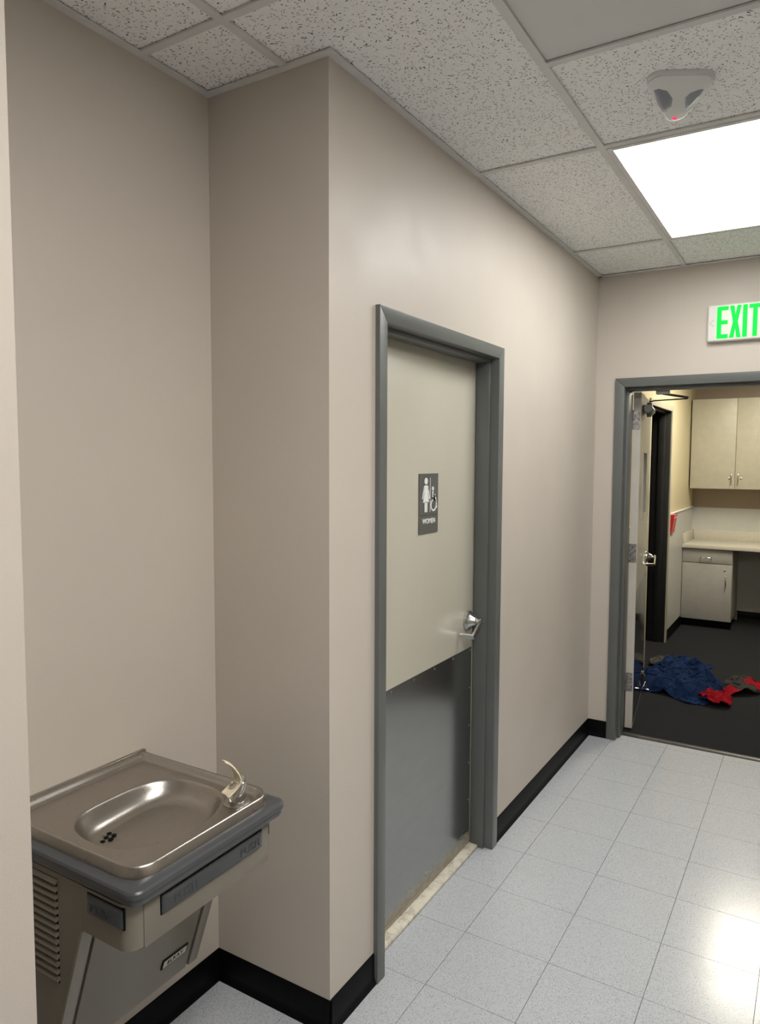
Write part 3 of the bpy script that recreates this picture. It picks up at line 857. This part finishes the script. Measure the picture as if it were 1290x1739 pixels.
# ------------------------------------------------------------------ clothes on the carpet
def crumple(n, m, size, foot, seed, steps=160, bump_h=0.10, fold=1.0):
    """square cloth of n x m points pushed together into a footprint; returns vertices as an (n, m, 3) array"""
    rng = np.random.RandomState(seed)
    gx, gy = np.meshgrid(np.linspace(-.5, .5, n), np.linspace(-.5, .5, m), indexing='ij')
    P = np.stack([gx * foot[0], gy * foot[1], np.full_like(gx, 0.08)], -1)
    z = np.zeros_like(gx)
    for k in range(9):
        a = rng.uniform(0, PI); f = rng.uniform(1.5, 5.0) * fold; ph = rng.uniform(0, 6.28)
        z += np.sin(2 * PI * f * (gx * math.cos(a) + gy * math.sin(a)) + ph + 1.5 * np.sin(3 * gx * rng.uniform(1, 3) + 3 * gy)) / (f ** 0.6)
        P[..., 0] += 0.008 * np.sin(5 * gy * rng.uniform(1, 3) + ph); P[..., 1] += 0.008 * np.sin(5 * gx * rng.uniform(1, 3) + ph)
    P[..., 2] += bump_h * (z - z.min()) / (z.max() - z.min())
    V = np.zeros_like(P)
    dx, dy = size[0] / (n - 1), size[1] / (m - 1)
    dd = math.hypot(dx, dy)
    cons = []
    def con(di, dj, L, w):
        I = np.arange(max(0, -di), n - max(0, di)); J = np.arange(max(0, -dj), m - max(0, dj))
        cons.append((di, dj, L, w))
    for c in ((1, 0, dx, .5), (0, 1, dy, .5), (1, 1, dd, .25), (1, -1, dd, .25), (2, 0, 2 * dx, .12), (0, 2, 2 * dy, .12), (6, 0, 6 * dx, .06), (0, 6, 6 * dy, .06)): cons.append(c)
    for s in range(steps):
        V[..., 2] -= 0.0009
        V *= 0.90
        Q = P + V
        for it in range(4):
            for di, dj, L, w in cons:
                if dj >= 0:
                    a = Q[:n - di, :m - dj]; b = Q[di:, dj:]
                else:
                    a = Q[:n - di, -dj:]; b = Q[di:, :m + dj]
                d = b - a; ln = np.linalg.norm(d, axis=-1, keepdims=True) + 1e-9
                if di >= 2 or dj >= 2:
                    mn = L * (0.84 if max(di, dj) == 2 else 0.42)
                    k = np.where(ln < mn, w * (ln - mn) / ln, 0) + np.where(ln > L, w * (ln - L) / ln, 0)
                else:
                    k = w * (ln - L) / ln
                c = 0.5 * k * d
                a += c; b -= c
            # keep inside the footprint
            r = np.sqrt((Q[..., 0] / (foot[0] * .55)) ** 2 + (Q[..., 1] / (foot[1] * .55)) ** 2)
            th = np.arctan2(Q[..., 1], Q[..., 0])
            r = r / (1 + 0.13 * np.sin(3 * th + seed) + 0.09 * np.sin(5 * th + 2 * seed))
            out = np.maximum(r, 1.0)
            Q[..., 0] = Q[..., 0] * (0.6 + 0.4 / out); Q[..., 1] = Q[..., 1] * (0.6 + 0.4 / out)
            Q[..., 2] = np.maximum(Q[..., 2], 0.004)
        V = Q - P; V[..., 2] *= 0.7
        V = np.clip(V, -0.01, 0.01)
        P = Q
    return P

def cloth_obj(name, P, loc, rot, mat, parent=None, zoff=0.0, sub=True, mask=None, zmap=None):
    n, m, _ = P.shape
    c, s = math.cos(rot), math.sin(rot)
    W = np.empty_like(P)
    W[..., 0] = P[..., 0] * c - P[..., 1] * s; W[..., 1] = P[..., 0] * s + P[..., 1] * c; W[..., 2] = P[..., 2] + zoff
    if zmap is not None: W[..., 2] += zmap(W[..., 0], W[..., 1])
    verts = [tuple(v) for v in W.reshape(-1, 3)]
    faces = [(i * m + j, (i + 1) * m + j, (i + 1) * m + j + 1, i * m + j + 1) for i in range(n - 1) for j in range(m - 1) if mask is None or mask(i / (n - 2), j / (m - 2))]
    me = bpy.data.meshes.new(name); me.from_pydata(verts, [], faces); me.materials.append(MATS[mat])
    bm = bmesh.new(); bm.from_mesh(me)
    bmesh.ops.delete(bm, geom=[v for v in bm.verts if not v.link_faces], context='VERTS')
    bm.to_mesh(me); bm.free()
    for p in me.polygons: p.use_smooth = True
    o = bpy.data.objects.new(name, me); COL.objects.link(o)
    o.location = (loc[0], loc[1], 0)
    if parent is not None:
        o.parent = parent; o.matrix_parent_inverse = world_of(parent).inverted()
    md = o.modifiers.new('thick', 'SOLIDIFY'); md.thickness = 0.003; md.offset = 1
    if sub:
        md = o.modifiers.new('sub', 'SUBSURF'); md.levels = 1; md.render_levels = 1
    return o

def heap(cx, cy, rx, ry, h, px=0.0, py=0.0, rid=0.26):
    """height of the bundle under a garment; peak shifted by px, py"""
    def f(x, y):
        u = (x - cx) / rx; v = (y - cy) / ry
        r2 = u * u + v * v + 0.5 * (u * px + v * py)
        lump = 0.22 * np.sin(9 * u + 2.0) * np.cos(7 * v + 0.7)
        dome = np.clip(1 - r2, 0, 1) ** 0.7
        a = 0.5 * u + 0.87 * v; b = 0.87 * u - 0.5 * v
        w1 = 4.2 * a + 1.5 * np.sin(1.7 * b + 0.6) + 0.5
        w2 = 3.4 * b + 1.2 * np.sin(2.3 * a) + 1.1
        w3 = 12.0 * (0.8 * a - 0.6 * b) + 2.6 * np.sin(2.6 * b)
        w4 = 10.0 * (0.35 * a + 0.93 * b) + 2.8 * np.sin(2.9 * a + 0.8)
        ridges = (1 - np.abs(np.sin(w1))) ** 1.6 * (0.6 + 0.4 * np.sin(2.5 * b)) + 0.6 * (1 - np.abs(np.sin(w2))) ** 1.6 + 0.45 * (1 - np.abs(np.sin(w3))) ** 1.3 * (0.5 + 0.5 * np.sin(2.2 * a + 1.0)) + 0.45 * (1 - np.abs(np.sin(w4))) ** 1.3 * (0.5 - 0.5 * np.sin(2.0 * a + 0.5))
        return h * dome * (0.75 + lump) + rid * h * ridges * np.clip(dome * 2.0, 0, 1)
    return f
bx_, by_ = 0.330, 4.07
Pb = crumple(96, 100, (1.05, 1.25), (0.52, 0.76), 4, bump_h=0.22, fold=0.9)
o = cloth_obj('blue_jacket', Pb, (bx_, by_), 0.15, 'blue_cloth', zmap=heap(0, 0, 0.29, 0.40, 0.165, 0.0, -0.9))
tag(o, 'crumpled blue garment heaped on the carpet by the open door', 'clothing')
Pt = crumple(36, 30, (0.5, 0.4), (0.20, 0.17), 9, bump_h=0.16)
o = cloth_obj('grey_shirt', Pt, (0.115, 4.56), 0.1, 'tan_cloth', zmap=heap(0, 0, 0.12, 0.12, 0.07, rid=0.15))
tag(o, 'grey brown garment bunched up behind the blue one', 'clothing')
Pr = crumple(44, 44, (0.42, 0.42), (0.215, 0.20), 12, bump_h=0.15)
o = cloth_obj('red_shirt', Pr, (0.605, 3.780), 0.2, 'red_cloth', zmap=heap(0, 0, 0.14, 0.14, 0.085, rid=0.14))
tag(o, 'bright red bunched garment in front of the blue heap', 'clothing')
Pg = crumple(48, 40, (0.40, 0.62), (0.24, 0.44), 21, bump_h=0.09)
gmask = lambda u, v: u <= 0.80 and v >= 0.12
gheap = heap(0, 0, 0.15, 0.26, 0.08, rid=0.12)
gj = cloth_obj('grey_jacket', Pg, (0.725, 4.22), -0.10, 'grey_cloth', mask=gmask, zmap=gheap)
tag(gj, 'dark grey garment with red edging at the right of the heap', 'clothing')
cloth_obj('red_edging', Pg, (0.725, 4.22), -0.10, 'red_cloth', gj, mask=lambda u, v: not gmask(u, v), zmap=gheap)
Pk = crumple(20, 20, (0.22, 0.16), (0.17, 0.13), 31, bump_h=0.05)
cloth_obj('red_cuff', Pk, (0.80, 4.38), 0.5, 'red_cloth', gj, zmap=heap(0, 0, 0.08, 0.07, 0.02))

# ------------------------------------------------------------------ exit sign
EX0, EX1, EZ0, EZ1 = 0.604, 0.912, 2.332, 2.527
EYF = YF - 0.045
exs = empty('exit_sign', ((EX0 + EX1) / 2, YF, EZ0), 'white exit sign with glowing green letters above the open doorway', 'exit sign')
boxobj('housing', (EX0, EX1, EYF, YF, EZ0, EZ1), 'exit_white', exs, bev=0.009, seg=3)
def letter(polys):
    bm = bmesh.new()
    for P in polys: add_prism(bm, P, 1, EYF - 0.003, EYF + 0.001)
    obj('letter', bm, 'exit_green', exs)
b0, b1, hw = 2.345, 2.514, 0.021
mz = (b0 + b1) / 2
letter([[(0.651, b0), (0.706, b0), (0.706, b0 + hw), (0.673, b0 + hw), (0.673, mz - 0.0105), (0.704, mz - 0.0105), (0.704, mz + 0.0105), (0.673, mz + 0.0105), (0.673, b1 - hw), (0.706, b1 - hw), (0.706, b1), (0.651, b1)]])
letter([[(0.713, b0), (0.734, b0), (0.741, b0 + 0.050), (0.748, b0), (0.769, b0), (0.753, mz), (0.769, b1), (0.748, b1), (0.741, b1 - 0.050), (0.734, b1), (0.713, b1), (0.729, mz)]])
letter([[(0.776, b0), (0.798, b0), (0.798, b1), (0.776, b1)]])
letter([[(0.824, b0), (0.846, b0), (0.846, b1 - hw), (0.864, b1 - hw), (0.864, b1), (0.806, b1), (0.806, b1 - hw), (0.824, b1 - hw)]])
for sx, x in ((1, 0.615), (-1, 0.901)):
    bm = bmesh.new()
    add_tube(bm, [(x + sx * 0.022, EYF - 0.0003, 2.449), (x, EYF - 0.0003, 2.4295), (x + sx * 0.022, EYF - 0.0003, 2.410)], 0.01, flat=(0.0012, 0.004, (0, 1, 0)))
    obj('chevron', bm, 'exit_mark', exs)

# ------------------------------------------------------------------ ceiling sensor
sn = empty('motion_sensor', (0.77, 0.67, H), 'white triangular motion sensor with red light on a ceiling tile', 'sensor')
def rtri(pts, r, n=6):
    out = []
    m = len(pts)
    for i in range(m):
        p = Vector(pts[i]); a = (Vector(pts[i - 1]) - p).normalized(); b = (Vector(pts[(i + 1) % m]) - p).normalized()
        half = a.angle(b) / 2; dist = r / math.sin(half); c = p + (a + b).normalized() * dist
        t = r / math.tan(half)
        s0 = p + a * t - c; s1 = p + b * t - c
        a0 = math.atan2(s0.y, s0.x); a1 = math.atan2(s1.y, s1.x)
        d = (a1 - a0 + PI) % (2 * PI) - PI
        for k in range(n + 1):
            t_ = a0 + d * k / n
            out.append((c.x + r * math.cos(t_), c.y + r * math.sin(t_)))
    return out
OUT = [(0.700, 0.585), (0.703, 0.572), (0.713, 0.561), (0.727, 0.553), (0.741, 0.552), (0.846, 0.609), (0.857, 0.622), (0.861, 0.643), (0.860, 0.659), (0.853, 0.676), (0.770, 0.817), (0.760, 0.834), (0.746, 0.845), (0.731, 0.848), (0.718, 0.843), (0.709, 0.830)]
tc = Vector((sum(p[0] for p in OUT) / len(OUT), sum(p[1] for p in OUT) / len(OUT)))
def scl(k): return [tuple(tc + (Vector(p) - tc) * k) for p in OUT]
def loft(bm, rings):
    R = [[bm.verts.new((x, y, z)) for x, y in pts] for pts, z in rings]
    fs = []
    for a, b in zip(R, R[1:]):
        for i in range(len(a)):
            fs.append(bm.faces.new((a[i], a[(i + 1) % len(a)], b[(i + 1) % len(b)], b[i])))
    fs.append(bm.faces.new(R[-1])); fs.append(bm.faces.new(R[0]))
    bmesh.ops.recalc_face_normals(bm, faces=fs)
bm = bmesh.new(); add_prism(bm, scl(1.05), 2, H - 0.004, H + 0.008, bev=0.0015); obj('base_plate', bm, 'sensor_white', sn, autosm=40)
bm = bmesh.new(); loft(bm, [(scl(1.02), H - 0.004), (scl(1.02), H - 0.009), (scl(0.98), H - 0.0125), (scl(0.90), H - 0.0145), (scl(0.5), H - 0.016)])
obj('body', bm, 'sensor_white', sn, autosm=30)
for P in ([(0.712, 0.608), (0.725, 0.605), (0.744, 0.627), (0.750, 0.682), (0.739, 0.729), (0.719, 0.764), (0.709, 0.753), (0.706, 0.686)],
          [(0.777, 0.727), (0.783, 0.694), (0.800, 0.673), (0.823, 0.667), (0.835, 0.672), (0.821, 0.704), (0.797, 0.743), (0.772, 0.774)]):
    cc = Vector((sum(p[0] for p in P) / 8, sum(p[1] for p in P) / 8))
    bm = bmesh.new()
    loft(bm, [([tuple(cc + (Vector(p) - cc) * k) for p in P], H - z) for k, z in ((1.0, 0.010), (1.0, 0.0165), (0.85, 0.0185), (0.5, 0.0195))])
    obj('lens', bm, 'sensor_lens', sn, autosm=50)
bm = bmesh.new(); add_lathe(bm, [(0, 0), (0.007, 0), (0.006, 0.003), (0, 0.004)], (0.733, 0.818, H - 0.014), (0, 0, -1), 12)
obj('indicator_light', bm, 'led_red', sn)

# ------------------------------------------------------------------ drinking fountain
YC = -0.515                    # centre line
F0, F1 = -0.738, -0.292        # left and right sides
PZ = 0.866                     # rim height
df = empty('drinking_fountain', (AL, YC, 0.32), 'wall-mounted steel and grey drinking fountain in the alcove', 'drinking fountain')

def rrect(x0, x1, y0, y1, rf, rb, n=10):
    """rounded rectangle, rf = radius of the two front (x1) corners, rb = back corners; counter-clockwise from (x1, y0)"""
    pts = []
    for cx, cy, r, a0 in ((x1 - rf, y0 + rf, rf, -90), (x1 - rf, y1 - rf, rf, 0), (x0 + rb, y1 - rb, rb, 90), (x0 + rb, y0 + rb, rb, 180)):
        for k in range(n + 1):
            a = math.radians(a0 + 90 * k / n)
            pts.append((cx + r * math.cos(a), cy + r * math.sin(a)))
    return pts

def basin_mesh():
    x0, x1, y0, y1 = AL + 0.001, 0.045, -0.722, -0.288
    rf, rb = 0.062, 0.006
    bx, by = -0.153, -0.503; ha, hb = 0.143, 0.168       # basin centre and half sizes in x, y
    def sd(x, y):   # distance inside the outline
        r = rf if x > (x0 + x1) / 2 else rb
        qx = abs(x - (x0 + x1) / 2) - ((x1 - x0) / 2 - r); qy = abs(y - (y0 + y1) / 2) - ((y1 - y0) / 2 - r)
        return -(math.hypot(max(qx, 0), max(qy, 0)) + min(max(qx, qy), 0) - r)
    def rout(c, s):
        lo, hi = 0, 1.0
        for _ in range(30):
            md = (lo + hi) / 2
            if sd(bx + c * md, by + s * md) > 0: lo = md
            else: hi = md
        return lo
    def interp(tab, t):
        if t <= tab[0][0]: return tab[0][1]
        for (a, va), (b, vb) in zip(tab, tab[1:]):
            if t <= b:
                k = (t - a) / (b - a); k = k * k * (3 - 2 * k) if False else k
                return va + (vb - va) * k
        return tab[-1][1]
    def smooth(tab, t):
        # averaged look-up rounds the profile
        w = 0.0025
        return sum(interp(tab, t + d * w) for d in (-1, -.5, 0, .5, 1)) / 5
    rim = [(-0.01, -0.030), (0.0, -0.026), (0.002, -0.012), (0.005, -0.004), (0.009, 0.0), (0.013, 0.0), (0.018, -0.005), (0.024, -0.0130), (0.030, -0.016), (1, -0.016)]
    N = 240
    ins = [0.0, 0.15, 0.3, 0.45, 0.58, 0.66, 0.72, 0.77, 0.82, 0.86, 0.90, 0.93, 0.955, 0.975, 0.988, 1.0]
    bas = [(0, -0.049), (0.58, -0.048), (0.72, -0.046), (0.82, -0.039), (0.90, -0.024), (0.95, -0.010), (0.98, -0.0025), (1.0, 0.0)]
    dist_rings = [0.037, 0.034, 0.031, 0.028, 0.025, 0.022, 0.019, 0.015, 0.011, 0.008, 0.0055, 0.0035, 0.002, 0.001, 0.0]
    bm = bmesh.new(); rings = []
    for s in ins:
        if s == 0: 
            rings.append(None); continue
        rg = []
        for k in range(N):
            a = 2 * PI * k / N; c, sn_ = math.cos(a), math.sin(a)
            p = 2.55 - 0.65 * c          # squarer towards the wall, rounder to the front
            ri = (abs(c / ha) ** p + abs(sn_ / hb) ** p) ** (-1 / p)
            x, y = bx + c * ri * s, by + sn_ * ri * s
            tilt = -0.10 * max(0, 1 - s) * (-(y - by)) 
            z = -0.016 + interp(bas, s) + (0.05 * (y - by) + 0.03 * (x - bx)) * max(0, 1 - s ** 6)
            rg.append(bm.verts.new((x, y, PZ + z)))
        rings.append(rg)
    ctr = bm.verts.new((bx, by, PZ - 0.016 - 0.049))
    rin = rings[-1]
    ro = []
    for k in range(N):
        a = 2 * PI * k / N; ro.append(rout(math.cos(a), math.sin(a)))
    def ringat(dist):
        rg = []
        for k in range(N):
            a = 2 * PI * k / N; c, sn_ = math.cos(a), math.sin(a)
            lo, hi = 0.0, ro[k]
            for _ in range(26):
                md = (lo + hi) / 2
                if sd(bx + c * md, by + sn_ * md) > dist: lo = md
                else: hi = md
            rg.append((bx + c * lo, by + sn_ * lo))
        return rg
    for f in (0.06, 0.3, 0.7):
        far = ringat(dist_rings[0])
        rg = []
        for k in range(N):
            v = rin[k].co; x = v.x + (far[k][0] - v.x) * f; y = v.y + (far[k][1] - v.y) * f
            rg.append(bm.verts.new((x, y, PZ - 0.016)))
        rings.append(rg)
    for d in dist_rings:
        rg = []
        for x, y in ringat(d):
            z = smooth(rim, d) if d > 0.0015 else interp(rim, d)
            rg.append(bm.verts.new((x, y, PZ + z)))
        rings.append(rg)
    for k in range(N):
        bm.faces.new((ctr, rings[1][k], rings[1][(k + 1) % N]))
    for A, B in zip(rings[1:], rings[2:]):
        for k in range(N):
            bm.faces.new((A[k], B[k], B[(k + 1) % N], A[(k + 1) % N]))
    bmesh.ops.recalc_face_normals(bm, faces=bm.faces)
    return bm
basin = obj('basin_top', basin_mesh(), 'basin_steel', df, smooth=True)
basin['label'] = 'brushed stainless top with oval basin'
# low back ledge against the wall
boxobj('back_ledge', (AL, AL + 0.010, -0.722, -0.288, 0.840, PZ + 0.002), 'basin_steel', df, bev=0.001)
# drain: a rosette of dark slots
k = 0
for dx, dy, w_, l_ in ((0, 0, .006, .013), (.016, 0.001, .006, .013), (-.016, -.001, .006, .013), (.008, .016, .006, .012), (-.008, .015, .006, .012), (.008, -.016, .006, .012), (-.009, -.016, .006, .012)):
    bm = bmesh.new()
    cx, cy = -0.232 + dx, -0.578 + dy
    z = PZ - 0.016 - 0.0475 + 0.05 * (cy + 0.503) + 0.03 * (cx + 0.153)
    add_prism(bm, [(cx + w_ * math.cos(t), cy + 0.5 * l_ * math.sin(t)) for t in [2 * PI * q / 10 for q in range(10)]], 2, z - 0.006, z + 0.0022)
    obj('drain_slot', bm, 'black_base', basin)

# grey collar under the steel top
def skirt(bm, prof, x0, x1, y0, y1, rf, rb, n=10):
    """prof: (offset outward, z) loops"""
    R = []
    for off, z in prof:
        R.append([bm.verts.new((x, y, z)) for x, y in rrect(x0, x1 + off, y0 - off, y1 + off, max(0.004, rf + off), rb, n)])
    fs = []
    for A, B in zip(R, R[1:]):
        for i in range(len(A)):
            fs.append(bm.faces.new((A[i], B[i], B[(i + 1) % len(B)], A[(i + 1) % len(A)])))
    return fs
bm = bmesh.new()
fs = skirt(bm, [(-0.030, 0.839), (-0.004, 0.8435), (0.004, 0.842), (0.012, 0.839), (0.0155, 0.835), (0.0165, 0.829), (0.0150, 0.824), (0.011, 0.8215), (0.0105, 0.812), (0.007, 0.806), (-0.005, 0.801), (-0.0125, 0.8005), (-0.030, 0.8005)], AL + 0.001, 0.050, -0.730, -0.286, 0.013, 0.003)
bmesh.ops.recalc_face_normals(bm, faces=bm.faces)
obj('collar', bm, 'plastic_grey', df, autosm=28)

# apron with a seamed front panel
SX = -0.107
bm = bmesh.new()
out_ = rrect(SX, 0.038, -0.735, -0.295, 0.030, 0.001); inn_ = rrect(SX + 0.003, 0.034, -0.731, -0.299, 0.026, 0.001)
R_ = [[bm.verts.new((x, y, z)) for x, y in pts] for pts, z in ((inn_, 0.801), (out_, 0.801), (out_, 0.703), (rrect(SX, 0.035, -0.732, -0.298, 0.028, 0.001), 0.700))]
for A, B in zip(R_, R_[1:]):
    for i in range(len(A)): bm.faces.new((A[i], A[(i + 1) % len(A)], B[(i + 1) % len(B)], B[i]))
bm.faces.new(R_[-1]); bmesh.ops.recalc_face_normals(bm, faces=bm.faces)
obj('apron', bm, 'cab_taupe', df, autosm=40)
boxobj('front_panel', (0.030, 0.0400, -0.700, -0.318, 0.699, 0.800), 'cab_taupe', df, bev=0.0015)
# lower body, front face leaning back towards the wall
def fx(z): return -0.105 + (z - 0.718) * 0.335
ZB = 0.325
bm = bmesh.new(); add_prism(bm, [(AL, ZB), (fx(ZB) - 0.006, ZB), (fx(0.70) - 0.006, 0.70), (SX - 0.0015, 0.70), (SX - 0.0015, 0.778), (AL, 0.778)], 1, -0.7335, -0.2965)
for y0, y1 in ((-0.7335, -0.730), (-0.300, -0.2965)): add_box(bm, AL, SX - 0.0015, y0, y1, 0.778, 0.801)
obj('body', bm, 'cab_taupe', df)
def slope_box(name, y0, y1, z0, z1, d0, d1, mat, bev=0.0015):
    bm = bmesh.new(); add_prism(bm, [(fx(z0) + d0, z0), (fx(z0) + d1, z0), (fx(z1) + d1, z1), (fx(z1) + d0, z1)], 1, y0, y1, bev=bev)
    return obj(name, bm, mat, df, autosm=40)
slope_box('side_flange', -0.735, -0.704, ZB, 0.699, -0.006, 0.002, 'cab_strip')
slope_box('side_flange', -0.326, -0.295, ZB, 0.699, -0.006, 0.002, 'cab_strip')
slope_box('lower_panel', -0.694, -0.336, ZB, 0.699, -0.006, 0.001, 'cab_taupe')
# louvres on the left side; black backing strips stand for the shade between them
for i in range(14):
    z = 0.788 - i * 0.0168
    bm = bmesh.new(); add_box(bm, -0.400, -0.192, -0.7338, -0.7325, z - 0.0168, z); obj('louvre_gap_shade', bm, 'black_base', df)
    bm = bmesh.new()
    add_prism(bm, [(-0.7330, z - 0.0005), (-0.7330, z - 0.007), (-0.7400, z - 0.0100), (-0.7408, z - 0.0085), (-0.7380, z - 0.0035)], 0, -0.402, -0.190, bev=0.0008)
    obj('louvre', bm, 'cab_taupe', df)
# push bars
def frustum_bar(name, o, ex, ey, w, h, t, inset, txts, tsize):
    """bar on plane at o (centre), ex along, ey up, pyramid-bevelled"""
    bm = bmesh.new()
    A = [bm.verts.new((sx * w / 2, sy * h / 2, -0.004)) for sx, sy in ((-1, -1), (1, -1), (1, 1), (-1, 1))]
    A2 = [bm.verts.new((sx * w / 2, sy * h / 2, t * 0.4)) for sx, sy in ((-1, -1), (1, -1), (1, 1), (-1, 1))]
    B = [bm.verts.new((sx * (w / 2 - inset * 1.8), sy * (h / 2 - inset), t)) for sx, sy in ((-1, -1), (1, -1), (1, 1), (-1, 1))]
    for P, Q in ((A, A2), (A2, B)):
        for i in range(4): bm.faces.new((P[i], P[(i + 1) % 4], Q[(i + 1) % 4], Q[i]))
    bm.faces.new(B); bm.faces.new(A[::-1])
    bmesh.ops.recalc_face_normals(bm, faces=bm.faces)
    bmesh.ops.bevel(bm, geom=list(bm.edges), offset=0.0012, segments=2, affect='EDGES')
    pb = obj(name, place(bm, o, ex, ey), 'push_grey', df, autosm=30)
    ez = Vector(ex).cross(Vector(ey))
    # dark gap round the bar
    bm = bmesh.new(); add_box(bm, -w / 2 - 0.0025, w / 2 + 0.0025, -h / 2 - 0.0025, h / 2 + 0.0025, -0.003, 0.0006)
    obj('bar_gap', place(bm, o, ex, ey), 'black_base', pb)
    for dx in txts:
        tb = text_bm('PUSH', tsize, 0.0012, 0.0, 1.08)
        obj('lettering', place(tb, Vector(o) + Vector(ex) * dx + ez * t, ex, ey), 'cab_strip' if False else 'push_grey', pb)
frustum_bar('push_bar', (0.0400, -0.500, 0.767), (0, 1, 0), (0, 0, 1), 0.312, 0.039, 0.009, 0.006, (-0.095, 0.108), 0.027)
frustum_bar('push_bar', (-0.033, -0.735, 0.772), (1, 0, 0), (0, 0, 1), 0.108, 0.040, 0.009, 0.006, (-0.004,), 0.027)
frustum_bar('push_bar', (-0.033, -0.295, 0.772), (-1, 0, 0), (0, 0, 1), 0.108, 0.040, 0.009, 0.006, (0.004,), 0.027)
# maker's plate on the lower panel
nrm = Vector((1, 0, -0.335)).normalized(); upv = Vector((0.335, 0, 1)).normalized()
pc = Vector((fx(0.404) + 0.001, -0.398, 0.404))
bm = bmesh.new(); add_box(bm, -0.043, 0.043, -0.0155, 0.0155, -0.001, 0.003, bev=0.002)
pl = obj('name_plate', place(bm, pc, (0, 1, 0), upv), 'black_base', df, autosm=40)
bm = bmesh.new(); add_box(bm, -0.038, 0.038, -0.0105, 0.0105, 0.0028, 0.0036); obj('plate_face', place(bm, pc, (0, 1, 0), upv), 'plate_silver', pl)
tb = text_bm('ELKAY', 0.0165, 0.0004, 0.0003, 1.15); 
obj('lettering', place(tb, pc + nrm * 0.0037, (0, 1, 0), upv), 'black_base', pl)

# bubbler
BX, BY, BZ = -0.018, -0.364, PZ - 0.016
bm = bmesh.new(); add_lathe(bm, [(0, 0), (0.034, 0), (0.034, 0.002), (0.028, 0.006), (0.018, 0.008), (0, 0.008)], (BX, BY, BZ), (0, 0, 1), 32)
bub = obj('bubbler', bm, 'basin_steel', df, autosm=50)
gd = Vector((-0.35, -0.94, 0)).normalized()      # towards the basin
gs = Vector((-gd.y, gd.x, 0))
# chrome neck: an upright tube cut off at a slant under the guard
bm = bmesh.new(); NR = 28; rgs = []
for z_, r_, sl in ((0.004, 0.0215, 0.0), (0.007, 0.0205, 0.0), (0.022, 0.0200, 0.15), (0.040, 0.0190, 0.75), (0.050, 0.0165, 0.95), (0.054, 0.010, 1.0)):
    rg = []
    for k in range(NR):
        a = 2 * PI * k / NR; off = gd * math.cos(a) * r_ + gs * math.sin(a) * r_
        rg.append(bm.verts.new(Vector((BX, BY, BZ + z_ - sl * (math.cos(a) + 0.2) * r_ * 0.9)) + off - gd * 0.006 * sl))
    rgs.append(rg)
for A, B in zip(rgs, rgs[1:]):
    for k in range(NR): bm.faces.new((A[k], A[(k + 1) % NR], B[(k + 1) % NR], B[k]))
bm.faces.new(rgs[-1]); bm.faces.new(rgs[0][::-1]); bmesh.ops.recalc_face_normals(bm, faces=bm.faces)
obj('bubbler_neck', bm, 'chrome', bub, autosm=50)
# cream mouth guard: a bent strip leaning over the basin
prof = [(0.034, 0.026), (0.024, 0.031), (0.012, 0.038), (0.002, 0.047), (-0.003, 0.057), (-0.002, 0.068), (0.005, 0.082), (0.015, 0.096), (0.026, 0.107), (0.036, 0.112)]
wid = [0.020, 0.0205, 0.0205, 0.020, 0.0195, 0.0185, 0.017, 0.0145, 0.012, 0.010]
bm = bmesh.new(); TH = 0.0035; rows = []
for i, ((d_, z_), w_) in enumerate(zip(prof, wid)):
    a = prof[max(0, i - 1)]; b = prof[min(len(prof) - 1, i + 1)]
    t = Vector((b[0] - a[0], b[1] - a[1])).normalized(); nn = Vector((t.y, -t.x))
    row = []
    for side in (1, -1):
        dd_ = d_ + nn.x * TH / 2 * side; zz = z_ + nn.y * TH / 2 * side
        for sw in (-1, -.5, 0, .5, 1):
            curl = 0.004 * sw * sw
            p = Vector((BX, BY, BZ + zz)) + gd * (dd_ + curl - 0.003) + gs * (sw * w_)
            row.append(bm.verts.new(p))
    rows.append(row)
for A, B in zip(rows, rows[1:]):
    for q in range(4):
        bm.faces.new((A[q], A[q + 1], B[q + 1], B[q])); bm.faces.new((A[5 + q], B[5 + q], B[6 + q], A[6 + q]))
    bm.faces.new((A[0], B[0], B[5], A[5])); bm.faces.new((A[4], A[9], B[9], B[4]))
for A in (rows[0], rows[-1]):
    for q in range(4): bm.faces.new((A[q], A[q + 1], A[6 + q], A[5 + q]))
bmesh.ops.recalc_face_normals(bm, faces=bm.faces)
mg = obj('mouth_guard', bm, 'bubbler_cream', bub, smooth=True); mg['label'] = 'cream plastic mouth guard'
md = mg.modifiers.new('sub', 'SUBSURF'); md.levels = 1; md.render_levels = 2
noz = Vector((BX, BY, BZ + 0.044)) + gd * 0.008
bm = bmesh.new(); add_lathe(bm, [(0, 0), (0.0078, 0), (0.0078, 0.007), (0.0055, 0.0085), (0.004, 0.004), (0, 0.004)], noz, gd + Vector((0, 0, 0.9)), 16)
obj('nozzle', bm, 'satin_chrome', bub, autosm=40)
